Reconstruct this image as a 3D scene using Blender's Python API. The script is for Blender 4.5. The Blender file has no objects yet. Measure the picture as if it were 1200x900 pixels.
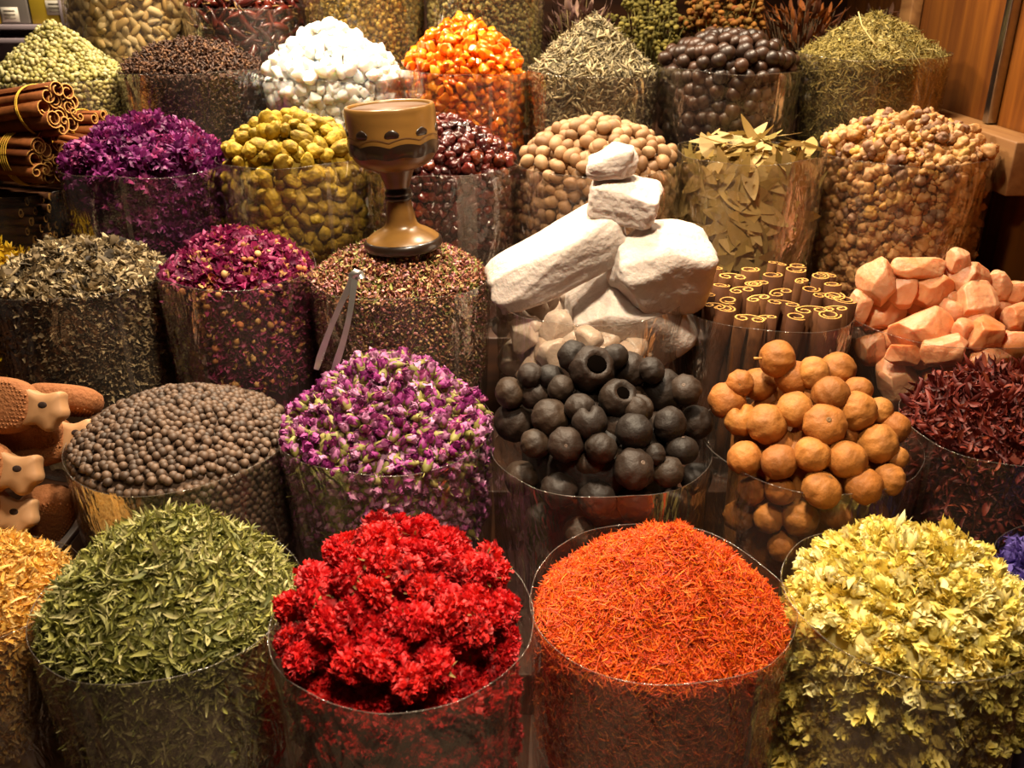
import bpy, math, random
import numpy as np
from mathutils import Vector, Matrix, noise as mnoise

PI = math.pi
S = bpy.context.scene
COL = S.collection
RNG = np.random.default_rng(7)
random.seed(7)

# ------------------------------------------------------------------ camera
F = 1071.0
PITCH = math.radians(24.0)
CAMZ = 1.37
CP, SP = math.cos(PITCH), math.sin(PITCH)
CAM = np.array([0.0, 0.0, CAMZ])

def ray(px, py):
    a, b = (px - 600.0) / F, -(py - 450.0) / F
    return np.array([a, CP + b * SP, -SP + b * CP])

def at(px, py, y):
    """world point seen at a pixel of the photograph, on the plane of depth y"""
    d = ray(px, py)
    return CAM + d * (y / d[1])

def mpp(p):
    """metres per pixel at a world point"""
    p = np.asarray(p) - CAM
    return (p[1] * CP - p[2] * SP) / F

cd = bpy.data.cameras.new('camera')
cam = bpy.data.objects.new('camera', cd)
COL.objects.link(cam)
cam.location = (0, 0, CAMZ)
cam.rotation_euler = (PI / 2 - PITCH, 0, 0)
cd.sensor_width = 36
cd.lens = 36 * F / 1200
cd.clip_start = 0.05
cd.dof.use_dof = True
cd.dof.focus_distance = 1.35
cd.dof.aperture_fstop = 8.0
S.camera = cam

# ------------------------------------------------------------------ materials
def lin(h):
    h = h.lstrip('#')
    r = []
    for i in (0, 2, 4):
        c = int(h[i:i + 2], 16) / 255
        r.append(c / 12.92 if c <= .04045 else ((c + .055) / 1.055) ** 2.4)
    return (*r, 1.0)

def mat(name, cols, rough=.6, obj_w=1.0, isl_w=1.0, nscale=0, namt=0.0, ncol=None, sss=0, sss_r=.01, coat=0, transl=0,
        bump=0, bscale=200, spec=.5, metal=0, trans=0, pos=None, sssc=None):
    """procedural material: colour picked at random per object / per loose piece, with a noise mottling"""
    m = bpy.data.materials.new(name)
    m.use_nodes = True
    nt = m.node_tree
    N, L = nt.nodes, nt.links
    N.clear()
    out = N.new('ShaderNodeOutputMaterial')
    b = N.new('ShaderNodeBsdfPrincipled')
    b.inputs['Roughness'].default_value = rough
    b.inputs['Metallic'].default_value = metal
    b.inputs['Specular IOR Level'].default_value = spec
    b.inputs['Coat Weight'].default_value = coat
    b.inputs['Coat Roughness'].default_value = .12
    b.inputs['Transmission Weight'].default_value = trans
    if sss:
        b.inputs['Subsurface Weight'].default_value = sss
        b.inputs['Subsurface Radius'].default_value = (1, .6, .4) if sssc is None else sssc
        b.inputs['Subsurface Scale'].default_value = sss_r
    oi = N.new('ShaderNodeObjectInfo')
    geo = N.new('ShaderNodeNewGeometry')
    if len(cols) > 1:
        a = N.new('ShaderNodeMath'); a.operation = 'MULTIPLY'; a.inputs[1].default_value = obj_w
        L.new(oi.outputs['Random'], a.inputs[0])
        c = N.new('ShaderNodeMath'); c.operation = 'MULTIPLY_ADD'; c.inputs[1].default_value = isl_w
        L.new(geo.outputs['Random Per Island'], c.inputs[0]); L.new(a.outputs[0], c.inputs[2])
        fr = N.new('ShaderNodeMath'); fr.operation = 'FRACT'
        L.new(c.outputs[0], fr.inputs[0])
        r = N.new('ShaderNodeValToRGB')
        r.color_ramp.interpolation = 'LINEAR'
        e = r.color_ramp.elements
        n = len(cols)
        ps = pos or [i / (n - 1) for i in range(n)]
        e[0].position, e[0].color = ps[0], lin(cols[0])
        e[1].position, e[1].color = ps[-1], lin(cols[-1])
        for i in range(1, n - 1):
            x = e.new(ps[i]); x.color = lin(cols[i])
        L.new(fr.outputs[0], r.inputs[0])
        col = r.outputs[0]
    else:
        rgb = N.new('ShaderNodeRGB'); rgb.outputs[0].default_value = lin(cols[0]); col = rgb.outputs[0]
    if nscale or bump:
        tc = N.new('ShaderNodeTexCoord')
    if nscale:
        nz = N.new('ShaderNodeTexNoise'); nz.noise_dimensions = '4D'
        nz.inputs['Scale'].default_value = nscale; nz.inputs['Detail'].default_value = 4
        L.new(tc.outputs['Object'], nz.inputs['Vector'])
        w = N.new('ShaderNodeMath'); w.operation = 'MULTIPLY'; w.inputs[1].default_value = 40
        L.new(oi.outputs['Random'], w.inputs[0]); L.new(w.outputs[0], nz.inputs['W'])
        mr = N.new('ShaderNodeMapRange'); mr.inputs[1].default_value = .35; mr.inputs[2].default_value = .68
        mr.inputs[3].default_value = 0; mr.inputs[4].default_value = namt
        L.new(nz.outputs[0], mr.inputs[0])
        mx = N.new('ShaderNodeMix'); mx.data_type = 'RGBA'
        L.new(mr.outputs[0], mx.inputs[0]); L.new(col, mx.inputs[6])
        mx.inputs[7].default_value = lin(ncol or '000000')
        col = mx.outputs[2]
    L.new(col, b.inputs['Base Color'])
    if bump:
        nb = N.new('ShaderNodeTexNoise'); nb.inputs['Scale'].default_value = bscale; nb.inputs['Detail'].default_value = 5
        L.new(tc.outputs['Object'], nb.inputs['Vector'])
        bp = N.new('ShaderNodeBump'); bp.inputs['Strength'].default_value = bump; bp.inputs['Distance'].default_value = .003
        L.new(nb.outputs[0], bp.inputs['Height']); L.new(bp.outputs[0], b.inputs['Normal'])
    sh = b.outputs[0]
    if transl:
        tr = N.new('ShaderNodeBsdfTranslucent'); L.new(col, tr.inputs[0])
        ms = N.new('ShaderNodeMixShader'); ms.inputs[0].default_value = transl
        L.new(sh, ms.inputs[1]); L.new(tr.outputs[0], ms.inputs[2]); sh = ms.outputs[0]
    L.new(sh, out.inputs[0])
    return m

def film_mat(name, haze=.05, hazecol='9a8f86', tint='f2eee8', gl=1.0, rough=.13):
    """thin clear plastic film with wrinkled reflections and a little haze"""
    m = bpy.data.materials.new(name)
    m.use_nodes = True
    nt = m.node_tree; N, L = nt.nodes, nt.links
    N.clear()
    out = N.new('ShaderNodeOutputMaterial')
    t = N.new('ShaderNodeBsdfTransparent'); t.inputs[0].default_value = lin(tint)
    g = N.new('ShaderNodeBsdfGlossy'); g.inputs['Roughness'].default_value = rough; g.inputs[0].default_value = (.9, .9, .9, 1)
    d = N.new('ShaderNodeBsdfDiffuse'); d.inputs[0].default_value = lin(hazecol)
    fr = N.new('ShaderNodeFresnel'); fr.inputs[0].default_value = 1.45
    fm = N.new('ShaderNodeMath'); fm.operation = 'MULTIPLY'; fm.inputs[1].default_value = gl
    cl = N.new('ShaderNodeClamp'); cl.inputs[2].default_value = .45
    L.new(fr.outputs[0], fm.inputs[0]); L.new(fm.outputs[0], cl.inputs[0])
    tc = N.new('ShaderNodeTexCoord')
    mp = N.new('ShaderNodeMapping'); mp.inputs['Scale'].default_value = (1, 1, .45)
    L.new(tc.outputs['Object'], mp.inputs[0])
    nz = N.new('ShaderNodeTexNoise'); nz.inputs['Scale'].default_value = 22; nz.inputs['Detail'].default_value = 3
    nz.inputs['Distortion'].default_value = 1.2
    L.new(mp.outputs[0], nz.inputs['Vector'])
    bp = N.new('ShaderNodeBump'); bp.inputs['Strength'].default_value = .55; bp.inputs['Distance'].default_value = .02
    L.new(nz.outputs[0], bp.inputs['Height'])
    L.new(bp.outputs[0], g.inputs['Normal'])
    n2 = N.new('ShaderNodeTexNoise'); n2.inputs['Scale'].default_value = 9; n2.inputs['Detail'].default_value = 4
    L.new(mp.outputs[0], n2.inputs['Vector'])
    hr = N.new('ShaderNodeMapRange'); hr.inputs[1].default_value = .35; hr.inputs[2].default_value = .7
    hr.inputs[3].default_value = haze * .4; hr.inputs[4].default_value = haze * 1.8
    L.new(n2.outputs[0], hr.inputs[0])
    m1 = N.new('ShaderNodeMixShader'); m2 = N.new('ShaderNodeMixShader')
    L.new(hr.outputs[0], m1.inputs[0]); L.new(t.outputs[0], m1.inputs[1]); L.new(d.outputs[0], m1.inputs[2])
    L.new(cl.outputs[0], m2.inputs[0]); L.new(m1.outputs[0], m2.inputs[1]); L.new(g.outputs[0], m2.inputs[2])
    L.new(m2.outputs[0], out.inputs[0])
    return m

def wood_mat(name, c1, c2, scale=6, axis='Z', rough=.45):
    m = bpy.data.materials.new(name); m.use_nodes = True
    nt = m.node_tree; N, L = nt.nodes, nt.links
    b = N['Principled BSDF']; b.inputs['Roughness'].default_value = rough
    tc = N.new('ShaderNodeTexCoord'); mp = N.new('ShaderNodeMapping')
    sc = {'Z': (9, 9, .7), 'X': (.7, 9, 9), 'Y': (9, .7, 9)}[axis]
    mp.inputs['Scale'].default_value = [s * scale / 6 for s in sc]
    nz = N.new('ShaderNodeTexNoise'); nz.inputs['Scale'].default_value = 4; nz.inputs['Detail'].default_value = 6; nz.inputs['Distortion'].default_value = .6
    r = N.new('ShaderNodeValToRGB'); r.color_ramp.elements[0].position = .3; r.color_ramp.elements[1].position = .72
    r.color_ramp.elements[0].color = lin(c1); r.color_ramp.elements[1].color = lin(c2)
    L.new(tc.outputs['Object'], mp.inputs[0]); L.new(mp.outputs[0], nz.inputs['Vector']); L.new(nz.outputs[0], r.inputs[0]); L.new(r.outputs[0], b.inputs['Base Color'])
    return m

# ------------------------------------------------------------------ mesh templates
class T:
    """verts, faces, material index per face"""
    def __init__(s, V, Fs, M=None):
        s.V = np.asarray(V, float).reshape(-1, 3)
        s.Fs = [tuple(f) for f in Fs]
        s.M = np.zeros(len(s.Fs), int) if M is None else np.asarray(M, int)
        s._prep = None
    def prep(s):
        if s._prep is None:
            s._prep = (np.array([i for f in s.Fs for i in f], np.int64), np.array([len(f) for f in s.Fs], np.int64))
        return s._prep
    def moved(s, M4):
        M4 = np.asarray(M4)
        return T(s.V @ M4[:3, :3].T + M4[:3, 3], s.Fs, s.M)

def join(ts, mi=None):
    V, Fs, M, o = [], [], [], 0
    for k, t in enumerate(ts):
        V.append(t.V); Fs += [tuple(i + o for i in f) for f in t.Fs]
        M.append(t.M if mi is None else np.full(len(t.Fs), mi[k])); o += len(t.V)
    return T(np.concatenate(V), Fs, np.concatenate(M))

def to_mesh(name, parts, mats, smooth=True):
    """parts: list of (V, loops, sizes, matidx) -> one mesh"""
    V = np.concatenate([p[0] for p in parts]); off = 0; Ls, Sz, Mi = [], [], []
    for p in parts:
        Ls.append(p[1] + off); Sz.append(p[2]); Mi.append(p[3]); off += len(p[0])
    Ls, Sz, Mi = np.concatenate(Ls), np.concatenate(Sz), np.concatenate(Mi)
    me = bpy.data.meshes.new(name)
    me.vertices.add(len(V)); me.vertices.foreach_set('co', V.astype(np.float32).ravel())
    me.loops.add(len(Ls)); me.loops.foreach_set('vertex_index', Ls.astype(np.int32))
    me.polygons.add(len(Sz))
    st = np.concatenate([[0], np.cumsum(Sz)[:-1]])
    me.polygons.foreach_set('loop_start', st.astype(np.int32))
    me.polygons.foreach_set('material_index', Mi.astype(np.int32))
    me.polygons.foreach_set('use_smooth', np.full(len(Sz), smooth))
    for m in mats:
        me.materials.append(m)
    me.update(calc_edges=True)
    return me

def raw(t):
    l, s = t.prep()
    return (t.V, l, s, t.M)

def many(ts, idx, mats4):
    """merged copies of templates ts (chosen by idx) at matrices"""
    out = []
    for k, t in enumerate(ts):
        M = mats4[idx == k]
        if not len(M): continue
        l, s = t.prep(); n = len(t.V); m = len(M)
        V = np.einsum('mij,nj->mni', M[:, :3, :3], t.V) + M[:, None, :3, 3]
        Lp = (l[None, :] + (np.arange(m) * n)[:, None]).ravel()
        out.append((V.reshape(-1, 3), Lp, np.tile(s, m), np.tile(t.M, m)))
    return out

def link(name, me, parent=None, loc=None):
    o = bpy.data.objects.new(name, me); COL.objects.link(o)
    if parent: o.parent = parent
    if loc is not None: o.location = loc
    return o

def tobj(name, t, mats, parent=None, smooth=True, loc=None):
    mats = mats if isinstance(mats, (list, tuple)) else [mats]
    return link(name, to_mesh(name, [raw(t)], mats, smooth), parent, loc)

def tag(o, label, cat, group=None, kind=None):
    o['label'] = label; o['category'] = cat
    if group: o['group'] = group
    if kind: o['kind'] = kind
    return o

def struct(o, label=None):
    o['kind'] = 'structure'
    if label: o['label'] = label; o['category'] = 'structure'
    return o

def empty(name, loc):
    o = bpy.data.objects.new(name, None); COL.objects.link(o); o.location = loc; o.empty_display_size = .02
    return o

def ico(sub):
    import bmesh
    bm = bmesh.new(); bmesh.ops.create_icosphere(bm, subdivisions=sub, radius=1)
    V = [v.co[:] for v in bm.verts]; Fs = [tuple(v.index for v in f.verts) for f in bm.faces]
    bm.free()
    return np.array(V), Fs
ICO = {k: ico(k) for k in (1, 2, 3, 4, 5)}

def sn(V, seed, freq, oct_=3):
    """cheap smooth noise of points in -1..1"""
    r = np.random.default_rng(seed); o = np.zeros(len(V)); a = 1; tot = 0
    for k in range(oct_):
        for _ in range(4):
            d = r.normal(size=3); d /= np.linalg.norm(d)
            o += a * np.sin(freq * V @ d * r.uniform(.7, 1.3) + r.uniform(0, 6.28))
        tot += a * 2.2; a *= .5; freq *= 2
    return o / tot

def lump(seed, size=(1, 1, 1), amp=.15, freq=2.5, sub=3, cuts=0, depth=.75, fine=0, finef=14):
    V, Fs = ICO[sub]; V = V.copy()
    r = np.random.default_rng(seed)
    for _ in range(cuts):
        n = r.normal(size=3); n /= np.linalg.norm(n)
        d = V @ n; c = r.uniform(depth - .15, depth + .1)
        V = V - np.maximum(d - c, 0)[:, None] * n * .96
    V = V * (1 + amp * sn(V, seed + 1, freq))[:, None]
    if fine: V = V * (1 + fine * sn(V, seed + 2, finef, 2))[:, None]
    return T(V * np.array(size), Fs)

def rockbox(seed, dims, p=5.0, cuts=8, depth=.82, amp=.05, fine=.02, finef=9, sub=5, wedge=0.0, shear=0.0):
    """an angular block: a rounded box, chipped by planes and roughened"""
    V, Fs = ICO[sub]; V = V.copy(); r = np.random.default_rng(seed)
    V = V / (np.abs(V) ** p).sum(1)[:, None] ** (1 / p)
    V[:, 2] *= 1 + wedge * V[:, 0]; V[:, 1] *= 1 - .25 * wedge * V[:, 0]; V[:, 0] += shear * V[:, 2]
    for _ in range(cuts):
        n = r.normal(size=3); n /= np.linalg.norm(n); m = (V @ n).max()
        c = m * r.uniform(depth - .1, depth + .1); V = V - np.maximum(V @ n - c, 0)[:, None] * n * .97
    V = V + (sn(V, seed + 1, 2.2) * amp)[:, None] * V
    V = V + (sn(V, seed + 2, finef, 4) * fine)[:, None] * V
    V /= np.abs(V).max(0)
    return T(V * np.array(dims) / 2, Fs)

def grid_faces(nu, nv, closed=False):
    Fs = []
    for j in range(nv - 1):
        for i in range(nu if closed else nu - 1):
            a = j * nu + i; b = j * nu + (i + 1) % nu
            Fs.append((a, b, b + nu, a + nu))
    return Fs

def petal(L, W, cup=.3, bend=.2, ruffle=.1, seed=0, nu=4, nv=4, tip=.6, phase=3.0):
    r = np.random.default_rng(seed); ph = r.uniform(0, 6.28, 3)
    V = []
    for j in range(nv):
        v = j / (nv - 1)
        w = W * .5 * (v + .12) ** .6 * (1 - max(0, v - tip) / (1.0001 - tip) * .55)
        for i in range(nu):
            u = i / (nu - 1) * 2 - 1
            z = cup * W * u * u * v + bend * L * v * v + ruffle * L * math.sin(u * phase + ph[0]) * v * v
            V.append((u * w + ruffle * .5 * W * math.sin(v * 7 + ph[1]) * v, L * v * (1 - .12 * u * u) + ruffle * .3 * L * math.sin(u * 5 + ph[2]) * v, z))
    return T(V, grid_faces(nu, nv))

def petal2(L, W, wrap=1.3, bend=.4, ruffle=.2, seed=0, nu=7, nv=6, k=5.0):
    """a cupped, ruffled petal growing along +y"""
    r = np.random.default_rng(seed + 999); ph = r.uniform(0, 6.28, 4); V = []; R = W / (2 * math.sin(min(wrap, PI / 2)))
    for j in range(nv):
        v = j / (nv - 1); pr = math.sin(PI * (.10 + .62 * v)) ** .8
        for i in range(nu):
            u = i / (nu - 1) * 2 - 1; a = u * wrap
            e = ruffle * L * v * v
            x = R * math.sin(a) * pr + e * .5 * math.sin(k * .8 * u + ph[2]); z = R * (1 - math.cos(a)) * pr * .9 + bend * L * v * v + e * math.sin(k * u + ph[0]) + .3 * e * math.sin(2.3 * k * u + ph[3])
            y = L * v * (1 - .1 * u * u) + .6 * e * math.sin(k * 1.3 * u + ph[1])
            V.append((x, y, z))
    return T(V, grid_faces(nu, nv))

def blade(L, W, curl=1.0, twist=0.0, fold=.25, n=5, side=0.0, seed=0, power=.7):
    """a curled leaf blade along +y, lying in xy, curling up in z"""
    V = []; p = np.zeros(3); ang = -curl / 2; sd = -side / 2
    for j in range(n + 1):
        t = j / n
        w = W * .5 * (math.sin(PI * min(max(t, .02), .985)) ** power)
        tw = twist * (t - .5)
        d = np.array([math.sin(sd), math.cos(ang) * math.cos(sd), math.sin(ang)])
        sx = np.array([math.cos(tw), 0, math.sin(tw)]); nz = np.array([-math.sin(tw), 0, math.cos(tw)])
        for u, h in ((-1, fold), (0, 0), (1, fold)):
            V.append(p + sx * u * w + nz * h * w)
        p = p + d * (L / n); ang += curl / n; sd += side / n
    V = np.array(V); V -= V.mean(0)
    return T(V, grid_faces(3, n + 1))

def tube_path(P, R, k=6, cap=True):
    P = np.asarray(P, float); n = len(P); R = np.broadcast_to(np.asarray(R, float), (n,)); V = []
    up0 = np.array([0, 0, 1.0])
    for i in range(n):
        d = P[min(i + 1, n - 1)] - P[max(i - 1, 0)]; d /= np.linalg.norm(d) + 1e-12
        u = up0 if abs(d @ up0) < .9 else np.array([1.0, 0, 0])
        a = np.cross(d, u); a /= np.linalg.norm(a); b = np.cross(d, a)
        for j in range(k):
            t = 2 * PI * j / k
            V.append(P[i] + R[i] * (a * math.cos(t) + b * math.sin(t)))
    Fs = grid_faces(k, n, True)
    if cap:
        Fs.append(tuple(range(k))[::-1]); Fs.append(tuple((n - 1) * k + j for j in range(k)))
    return T(V, Fs)

def thread(L, r, bend, n=3, side=.3, k=3):
    P = []; a = -bend / 2; p = np.zeros(3)
    for j in range(n + 1):
        P.append(p.copy()); p = p + np.array([math.sin(side * (j / n - .5)), math.cos(a), math.sin(a)]) * L / n; a += bend / n
    P = np.array(P); P -= P.mean(0)
    R = [r * .5] + [r] * (n - 1) + [r * .35]
    return tube_path(P, R, k, False)

def lathe(prof, n=48, cap_bot=True, cap_top=False):
    V = []
    for h, r in prof:
        for i in range(n):
            a = 2 * PI * i / n; V.append((r * math.cos(a), r * math.sin(a), h))
    Fs = grid_faces(n, len(prof), True)
    if cap_bot: Fs.append(tuple(range(n))[::-1])
    if cap_top: Fs.append(tuple((len(prof) - 1) * n + i for i in range(n)))
    return T(V, Fs)

def box(x0, x1, y0, y1, z0, z1, bev=.004):
    """box with chamfered edges"""
    import bmesh
    bm = bmesh.new(); bmesh.ops.create_cube(bm, size=1)
    for v in bm.verts:
        v.co = ((x0 + x1) / 2 + v.co.x * (x1 - x0), (y0 + y1) / 2 + v.co.y * (y1 - y0), (z0 + z1) / 2 + v.co.z * (z1 - z0))
    if bev: bmesh.ops.bevel(bm, geom=bm.edges[:], offset=bev, segments=2, affect='EDGES', profile=.5)
    bm.verts.index_update()
    t = T([v.co[:] for v in bm.verts], [tuple(v.index for v in f.verts) for f in bm.faces]); bm.free()
    return t

def scroll(R, L, th=.0022, kind=2, nseg=4, seed=0, closed_bend=.0):
    """rolled cinnamon quill along +z"""
    r = np.random.default_rng(seed); pts = []
    if kind == 2:
        c = R * .48
        for i in range(10):
            t = i / 9; a = math.radians(270 - 400 * (1 - t)); rr = R * (.2 + .34 * t); pts.append((-c + rr * math.cos(a), rr * math.sin(a)))
        for i in range(1, 5):
            t = i / 5; pts.append((-c + 2 * c * t, -R * .54 - R * .12 * math.sin(PI * t)))
        for i in range(10):
            t = i / 9; a = math.radians(270 + 400 * t); rr = R * (.54 - .34 * t); pts.append((c + rr * math.cos(a), rr * math.sin(a)))
    else:
        tot = r.uniform(430, 560)
        for i in range(22):
            t = i / 21; a = math.radians(tot * t + 40); rr = R * (.42 + .5 * t); pts.append((rr * math.cos(a), rr * math.sin(a)))
    P = np.array(pts); d = np.gradient(P, axis=0); nrm = np.stack([-d[:, 1], d[:, 0]], 1); nrm /= np.linalg.norm(nrm, axis=1)[:, None] + 1e-9
    A, B = P + nrm * th / 2, P - nrm * th / 2
    ring = np.concatenate([A, B[::-1]]); n = len(ring); V = []; bx, by = r.uniform(-1, 1, 2) * closed_bend * L
    for j in range(nseg + 1):
        t = j / nseg; s = 1 + .05 * math.sin(5 * t + seed)
        for q in ring: V.append((q[0] * s + bx * math.sin(PI * t), q[1] * s + by * math.sin(PI * t), L * (t - .5)))
    Fs = grid_faces(n, nseg + 1, True)
    h = n // 2
    for base, flip in ((0, True), (nseg * n, False)):
        for i in range(h - 1):
            f = (base + i, base + i + 1, base + n - 2 - i, base + n - 1 - i)
            Fs.append(f[::-1] if flip else f)
    M = np.zeros(len(Fs), int); M[nseg * n:] = 1
    return T(V, Fs, M)

def frames(nrm, tilt=.3, rng=RNG, align=None):
    """rotation matrices whose z follows the normals with a random tilt and random spin"""
    n = len(nrm)
    z = nrm + rng.normal(size=(n, 3)) * tilt; z /= np.linalg.norm(z, axis=1)[:, None]
    x = rng.normal(size=(n, 3))
    if align is not None: x = x * .35 + align
    x -= (x * z).sum(1)[:, None] * z; x /= np.linalg.norm(x, axis=1)[:, None] + 1e-9
    y = np.cross(z, x)
    return np.stack([x, y, z], 2)

def mat4(P, Rm, sc):
    n = len(P); M = np.zeros((n, 4, 4)); M[:, 3, 3] = 1
    sc = np.broadcast_to(np.asarray(sc, float).reshape(-1, 1) if np.ndim(sc) == 1 else sc, (n, 3)) if np.ndim(sc) else np.full((n, 3), sc)
    M[:, :3, :3] = Rm * sc[:, None, :]; M[:, :3, 3] = P
    return M

# ------------------------------------------------------------------ bags
FILM = film_mat('clear plastic film')
FILMH = film_mat('hazy plastic film', haze=.10, hazecol='a8998c')
FILMD = film_mat('dark glossy film', haze=.05, hazecol='6a5a5c', gl=1.3)
RIM = film_mat('plastic rim', haze=.10, hazecol='b9aea4')
STEPZ = {}
ROWY = {1: .88, 2: 1.195, 3: 1.512, 4: 1.815, 5: 2.125, 6: 2.435}
BAGS = {}

class Bag:
    def __init__(s, key, cx, cy, w, row, top, H=None, margin=.006, p=1.5, q=1.0, taper=.94, y=None, topx=None, film=None, seed=None, lumpy=.0045):
        s.key, s.row = key, row
        yy = y if y is not None else ROWY[row]
        c = at(cx, cy, yy); s.c = c; s.R = w * mpp(c) / 2
        s.fz = c[2]; s.rz = c[2] + margin
        s.H = (at(cx, top, yy)[2] - c[2]) if H is None else H
        s.p, s.q, s.taper = p, q, taper
        s.seed = seed if seed is not None else sum(map(ord, key))
        r = np.random.default_rng(s.seed); s.ph = r.uniform(0, 6.28, 4)
        s.lumpy = lumpy; a_ = r.uniform(0, 6.28, 8); s.nd = np.stack([np.cos(a_), np.sin(a_)], 1); s.nf = r.uniform(45, 170, 8); s.ng = r.uniform(0, 6.28, 8)
        s.ox = 0 if topx is None else (topx - cx) * mpp(c)
        s.oy = 0
        d = CAM[:2] - c[:2]; s.az = math.atan2(d[1], d[0])
        s.film = film or FILM
        s.depth = .33
        BAGS[key] = s
    def Rf(s, th, z=None):
        f = 1 + .012 * np.sin(2 * th + s.ph[0]) + .008 * np.sin(3 * th + s.ph[1]) + .004 * np.sin(7 * th + s.ph[2])
        if z is not None:
            t = np.clip((s.rz - z) / s.depth, 0, 1)
            f = f * (1 - (1 - s.taper) * t ** 1.3)
        return s.R * f
    def h(s, x, y):
        """heap height above fill level at local x, y"""
        r = np.hypot(x, y); th = np.arctan2(y, x)
        R = s.Rf(th) - .004; rho = np.minimum(r / R, 1)
        # off-centre peak: shear the disc so that the peak sits at ox, oy
        k = 1 - rho
        xx, yy = x - s.ox * k, y - s.oy * k
        rho = np.minimum(np.hypot(xx, yy) / R, 1)
        nz = np.zeros_like(xx)
        for f, (cx, cy), g in zip(s.nf, s.nd, s.ng): nz = nz + np.sin(f * (xx * cx + yy * cy) + g)
        return s.H * (1 - rho ** s.p) ** s.q + s.lumpy * nz * (1 - rho ** 4) * .35
    def normal(s, x, y, e=.004):
        hx = (s.h(x + e, y) - s.h(x - e, y)) / (2 * e); hy = (s.h(x, y + e) - s.h(x, y - e)) / (2 * e)
        n = np.stack([-hx, -hy, np.ones_like(hx)], 1)
        return n / np.linalg.norm(n, axis=1)[:, None]
    def top(s, spacing, off=0.0, inset=.006, jit=.3, rng=RNG, zj=0.0):
        """points spread over the heap surface"""
        Rm = s.R - inset
        slope = math.hypot(1, s.H / s.R)
        n = max(3, int(PI * Rm * Rm * slope / (.866 * spacing ** 2)))
        i = np.arange(n) + .5; rr = Rm * np.sqrt(i / n); th = i * 2.399963 + rng.uniform(0, 6.28)
        x = rr * np.cos(th) + rng.normal(size=n) * spacing * jit; y = rr * np.sin(th) + rng.normal(size=n) * spacing * jit
        r = np.hypot(x, y); lim = s.Rf(np.arctan2(y, x)) - inset; k = np.minimum(1, lim / np.maximum(r, 1e-6)); x, y = x * k, y * k
        N = s.normal(x, y)
        P = np.stack([s.c[0] + x, s.c[1] + y, s.fz + s.h(x, y)], 1) + N * (off + rng.uniform(-1, 1, n)[:, None] * zj)
        return P, N
    def side(s, spacing, depth=.17, inset=.006, jit=.25, half=1.75, rng=RNG, z0=0.0):
        """points against the inside of the film, on the half that faces the customer"""
        P, N = [], []
        rows = int(depth / (spacing * .866))
        for j in range(rows):
            z = s.fz - z0 - (j + .5) * spacing * .866
            n = int(2 * half * s.R / spacing)
            th = s.az + (np.arange(n) + .5 * (j % 2) - n / 2 + .25) * spacing / s.R + rng.normal(size=n) * jit * spacing / s.R
            zz = z + rng.normal(size=n) * jit * spacing
            R = s.Rf(th, zz) - inset - rng.uniform(0, .25, n) * spacing
            P.append(np.stack([s.c[0] + R * np.cos(th), s.c[1] + R * np.sin(th), zz], 1))
            N.append(np.stack([np.cos(th), np.sin(th), 0 * th], 1))
        return np.concatenate(P), np.concatenate(N)
    def core(s, inset, bump=0.0, side=None):
        """solid body of the packed filling, under its loose surface"""
        sd = inset if side is None else side
        n, rings = 64, 14; V = []
        for k in range(rings):
            rho = 1 - k / rings
            for i in range(n):
                th = 2 * PI * i / n
                r = (s.Rf(np.array(th)) - sd) * rho; x, y = r * math.cos(th), r * math.sin(th)
                V.append((s.c[0] + x, s.c[1] + y, s.fz + float(s.h(np.array(x), np.array(y))) - inset))
        V = V[::-1]  # centre outwards
        V = [V[j] for k in range(rings) for j in range(k * n, (k + 1) * n)]
        bot = STEPZ[s.row] + .006
        for z in np.linspace(s.fz - inset - .012, bot, 10):
            for i in range(n):
                th = -2 * PI * (i + 1) / n
                r = float(s.Rf(np.array(th), z)) - sd
                V.append((s.c[0] + r * math.cos(th), s.c[1] + r * math.sin(th), z))
        V = np.array(V)
        if bump: V[:, :] += (sn(V, s.seed, 120, 2) * bump)[:, None] * np.array([.5, .5, 1.0])
        tot = rings + 10
        Fs = grid_faces(n, tot, True); Fs.append(tuple(range(n))); Fs.append(tuple((tot - 1) * n + i for i in range(n))[::-1])
        return T(V, Fs)
    def build(s, label, wrinkle=.0015, seam=False, cat='bag', dip=.003, seam_w=.03):
        n, rows = 120, 26; V = []
        bot = STEPZ[s.row] + .002
        rimz = lambda th: s.rz + dip * (math.sin(2 * th + s.ph[3]) + .6 * math.sin(5 * th + s.ph[1]))
        zz = []
        for j in range(rows):
            t = j / (rows - 1)
            for i in range(n):
                th = 2 * PI * i / n; z = rimz(th) * (1 - t) + bot * t
                V.append((th, z))
        V = np.array(V); R = s.Rf(V[:, 0], V[:, 1]) + .001
        Q = np.stack([s.c[0] + R * np.cos(V[:, 0]), s.c[1] + R * np.sin(V[:, 0]), V[:, 1]], 1)
        w = sn(Q * np.array([1, 1, .5]), s.seed + 9, 60, 2) * wrinkle + .001
        Q[:, 0] += np.cos(V[:, 0]) * w; Q[:, 1] += np.sin(V[:, 0]) * w
        base = np.array([s.c[0], s.c[1], bot])
        Fs = grid_faces(n, rows, True); Fs.append(tuple((rows - 1) * n + i for i in range(n))[::-1])
        o = tobj('plastic_bag', T(Q - base, Fs), s.film, loc=base)
        ring = Q[:n] - base; ring = np.concatenate([ring, ring[:1]])
        tobj('rim', tube_path(ring, .0006, 5, False), RIM, parent=o)
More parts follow.
